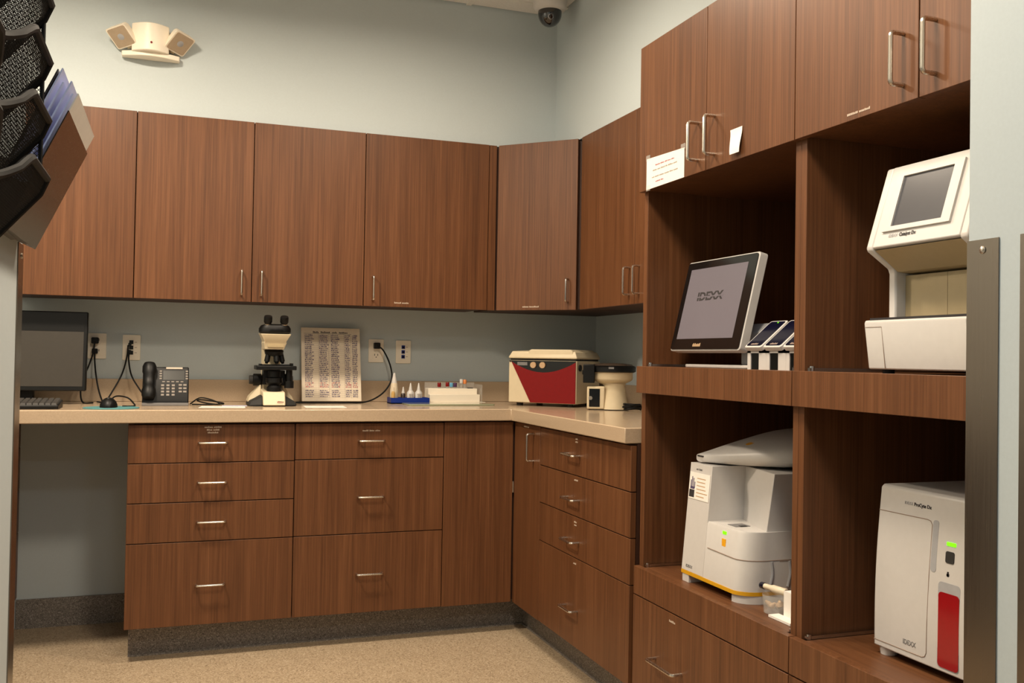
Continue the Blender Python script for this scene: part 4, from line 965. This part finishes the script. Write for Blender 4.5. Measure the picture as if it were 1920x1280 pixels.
# ------------------------------------------------------------------ dome camera under the ceiling
cx_, cy_ = 1.502, 3.78
t = thing('dome_camera', 'white ceiling dome camera with a smoked bubble in the room corner', 'camera', (cx_, cy_, CEIL-0.0005))
obj('housing', MB().lathe([(0.0715, -0.0005), (0.0725, -0.010), (0.0725, -0.038), (0.066, -0.050), (0.055, -0.058)], (cx_, cy_, CEIL), 40), 'white', t)
obj('bubble', MB().lathe([(0.0515, -0.0565)]+[(0.0515*math.cos(a), -0.066-0.058*math.sin(a)) for a in [PI/2*i/10 for i in range(11)]], (cx_, cy_, CEIL), 40), 'smoke', t)
obj('lens', MB().cyl((cx_-0.010, cy_-0.030, CEIL-0.088), (cx_-0.013, cy_-0.042, CEIL-0.094), 0.012, 16), 'lgrey', t)

# ------------------------------------------------------------------ stainless chart holder with papers
t = thing('chart_holder', 'stainless steel chart holder tilted out from the near wall', 'chart holder', (XL, 1.58, 1.29))
hb, ht = Vector((-0.214, 0, 1.295)), Vector((-0.140, 0, 1.458)); hd_ = (ht-hb).normalized(); hn = Vector((hd_.z, 0, -hd_.x))   # outward normal
def hq(y0_, y1_, s0, s1, o0, o1):
    def p(y, s, o): return hb+hd_*s+hn*o+Vector((0, y, 0))
    return MB().hexa([p(y0_, s0, o0), p(y1_, s0, o0), p(y1_, s1, o0), p(y0_, s1, o0)], [p(y0_, s0, o1), p(y1_, s0, o1), p(y1_, s1, o1), p(y0_, s1, o1)])
Ln = (ht-hb).length
obj('front_panel', hq(1.43, 1.73, 0, Ln, -0.0015, 0), 'steel', t, sm=False)
obj('bottom_panel', hq(1.43, 1.73, -0.0015, 0, -0.036, 0), 'steel', t, sm=False)
obj('rear_panel', hq(1.43, 1.73, 0, Ln*1.25, -0.0375, -0.036), 'steel', t, sm=False)
obj('side_flange', hq(1.43, 1.4315, 0, Ln*0.35, -0.036, -0.0015), 'steel', t, sm=False)
obj('side_flange', hq(1.7285, 1.73, 0, Ln*0.35, -0.036, -0.0015), 'steel', t, sm=False)
obj('wall_bracket', MB().prism([(XL+0.0005, 1.30), (XL+0.0005, 1.40), (-0.206, 1.40), (-0.243+0.012, 1.302)], 'y', 1.50, 1.66), 'steel', t, sm=False)
kn = [tag(obj('chart_sheet', hq(1.445, 1.722, 0.002, Ln+0.030, -0.0042, -0.0024), 'paper', sm=False), 'white chart sheet at the front of the steel holder', 'paper', 'papers in the steel holder')]
rnd = [0.050, 0.036, 0.046, 0.034]
for k in range(4):
    tag(obj('blue_folder', hq(1.436+0.006*k, 1.70+0.004*k, 0.002, Ln+rnd[k]-0.002*k, -0.0345+0.0075*k, -0.0325+0.0075*k), 'bluepaper', sm=False),
        ['tallest pale blue folder at the back of the steel holder', 'pale blue folder second from the back of the steel holder', 'pale blue folder in the middle of the steel holder', 'shorter pale blue folder just behind the white chart sheet'][k], 'folder', 'papers in the steel holder')

# ------------------------------------------------------------------ black mesh organizer
t = thing('mesh_organizer', 'black wire-mesh tiered wall organizer hung above the chart holder', 'organizer', (XL, 1.12, 1.27))
yA, yB_ = 1.38, 0.86
K = 0.0215
def op(y, s, zr):
    if s <= K: return Vector((-0.160-0.008*s/K, y, zr-0.020*s/K))
    f_ = (s-K)/0.104; return Vector((-0.168-0.066*f_, y, zr-0.020-0.078*f_))
SMAX = K+0.100
def dip(y):
    q = abs(y-1.12)
    return 0.0 if q > 0.115 else 0.050*(0.5+0.5*math.cos(PI*q/0.115))**0.6
def rod(pts, r=0.0036): return MB().tube(pts, r, 7)
for k in range(6):
    zr = 1.354+0.0765*k
    ym_ = [yA-(yA-yB_)*i/40 for i in range(41)]
    rim = [op(y, dip(y), zr) for y in ym_]
    fr = MB().tube(rim, 0.0054, 8)
    for y in (yA, yB_): fr.tube([op(y, 0, zr), op(y, K, zr), op(y, SMAX, zr)], 0.0050, 8)
    fr.tube([op(yA, SMAX, zr), op(yB_, SMAX, zr)], 0.003, 7)
    pf = obj('pocket_frame', fr, 'blackm', t)
    wire = MB(); pit = 0.0058
    for sgn in (1, -1):
        c0_ = yB_-SMAX if sgn > 0 else yB_
        cN = yA if sgn > 0 else yA+SMAX
        q = c0_
        while q < cN:
            # line y = q + sgn*s ; find s range inside
            seg_ = [s_ for s_ in [SMAX*i/48 for i in range(49)] if yB_ <= q+sgn*s_ <= yA and s_ >= dip(q+sgn*s_)]
            if len(seg_) > 1:
                a_, b_ = seg_[0], seg_[-1]
                pts = [op(q+sgn*a_, a_, zr)]+([op(q+sgn*K, K, zr)] if a_ < K < b_ else [])+[op(q+sgn*b_, b_, zr)]
                wire.tube(pts, 0.00052, 3)
            q += pit
    w_ = obj('pocket_mesh', wire, 'blackm', pf, sm=False); w_['kind'] = 'stuff'
ztop = 1.354+0.0765*5+0.03
for y in (yA, yB_):
    sd = MB()
    sd.tube([(-0.168, y, 1.334), (-0.168, y, ztop)], 0.0028, 7); sd.tube([(XL+0.004, y, 1.256), (XL+0.004, y, ztop)], 0.0028, 7)
    sd.tube([(-0.168, y, ztop), (XL+0.004, y, ztop)], 0.0028, 7); sd.tube([(-0.168, y, 1.334), (XL+0.004, y, 1.256)], 0.0028, 7)
    obj('side_frame', sd, 'blackm', t)
for y in (yA, yB_):
    wire = MB(); xa, xb = XL+0.004, -0.168; zb_ = 1.256
    for sgn in (1, -1):
        q = zb_-(0.08 if sgn > 0 else 0)
        while q < ztop+(0.08 if sgn < 0 else 0):
            lo = [x_ for x_ in [xa+(xb-xa)*i/24 for i in range(25)] if zb_+(x_-xa)*1.13 <= q+sgn*(x_-xa) <= ztop]
            if len(lo) > 1: wire.tube([(lo[0], y, q+sgn*(lo[0]-xa)), (lo[-1], y, q+sgn*(lo[-1]-xa))], 0.00052, 3)
            q += 0.0062
    w_ = obj('side_mesh', wire, 'blackm', t, sm=False); w_['kind'] = 'stuff'
obj('back_rail', MB().box(XL+0.0005, XL+0.004, yB_, yA, ztop-0.012, ztop).box(XL+0.0005, XL+0.004, yB_, yA, 1.27, 1.282), 'blackm', t, sm=False)
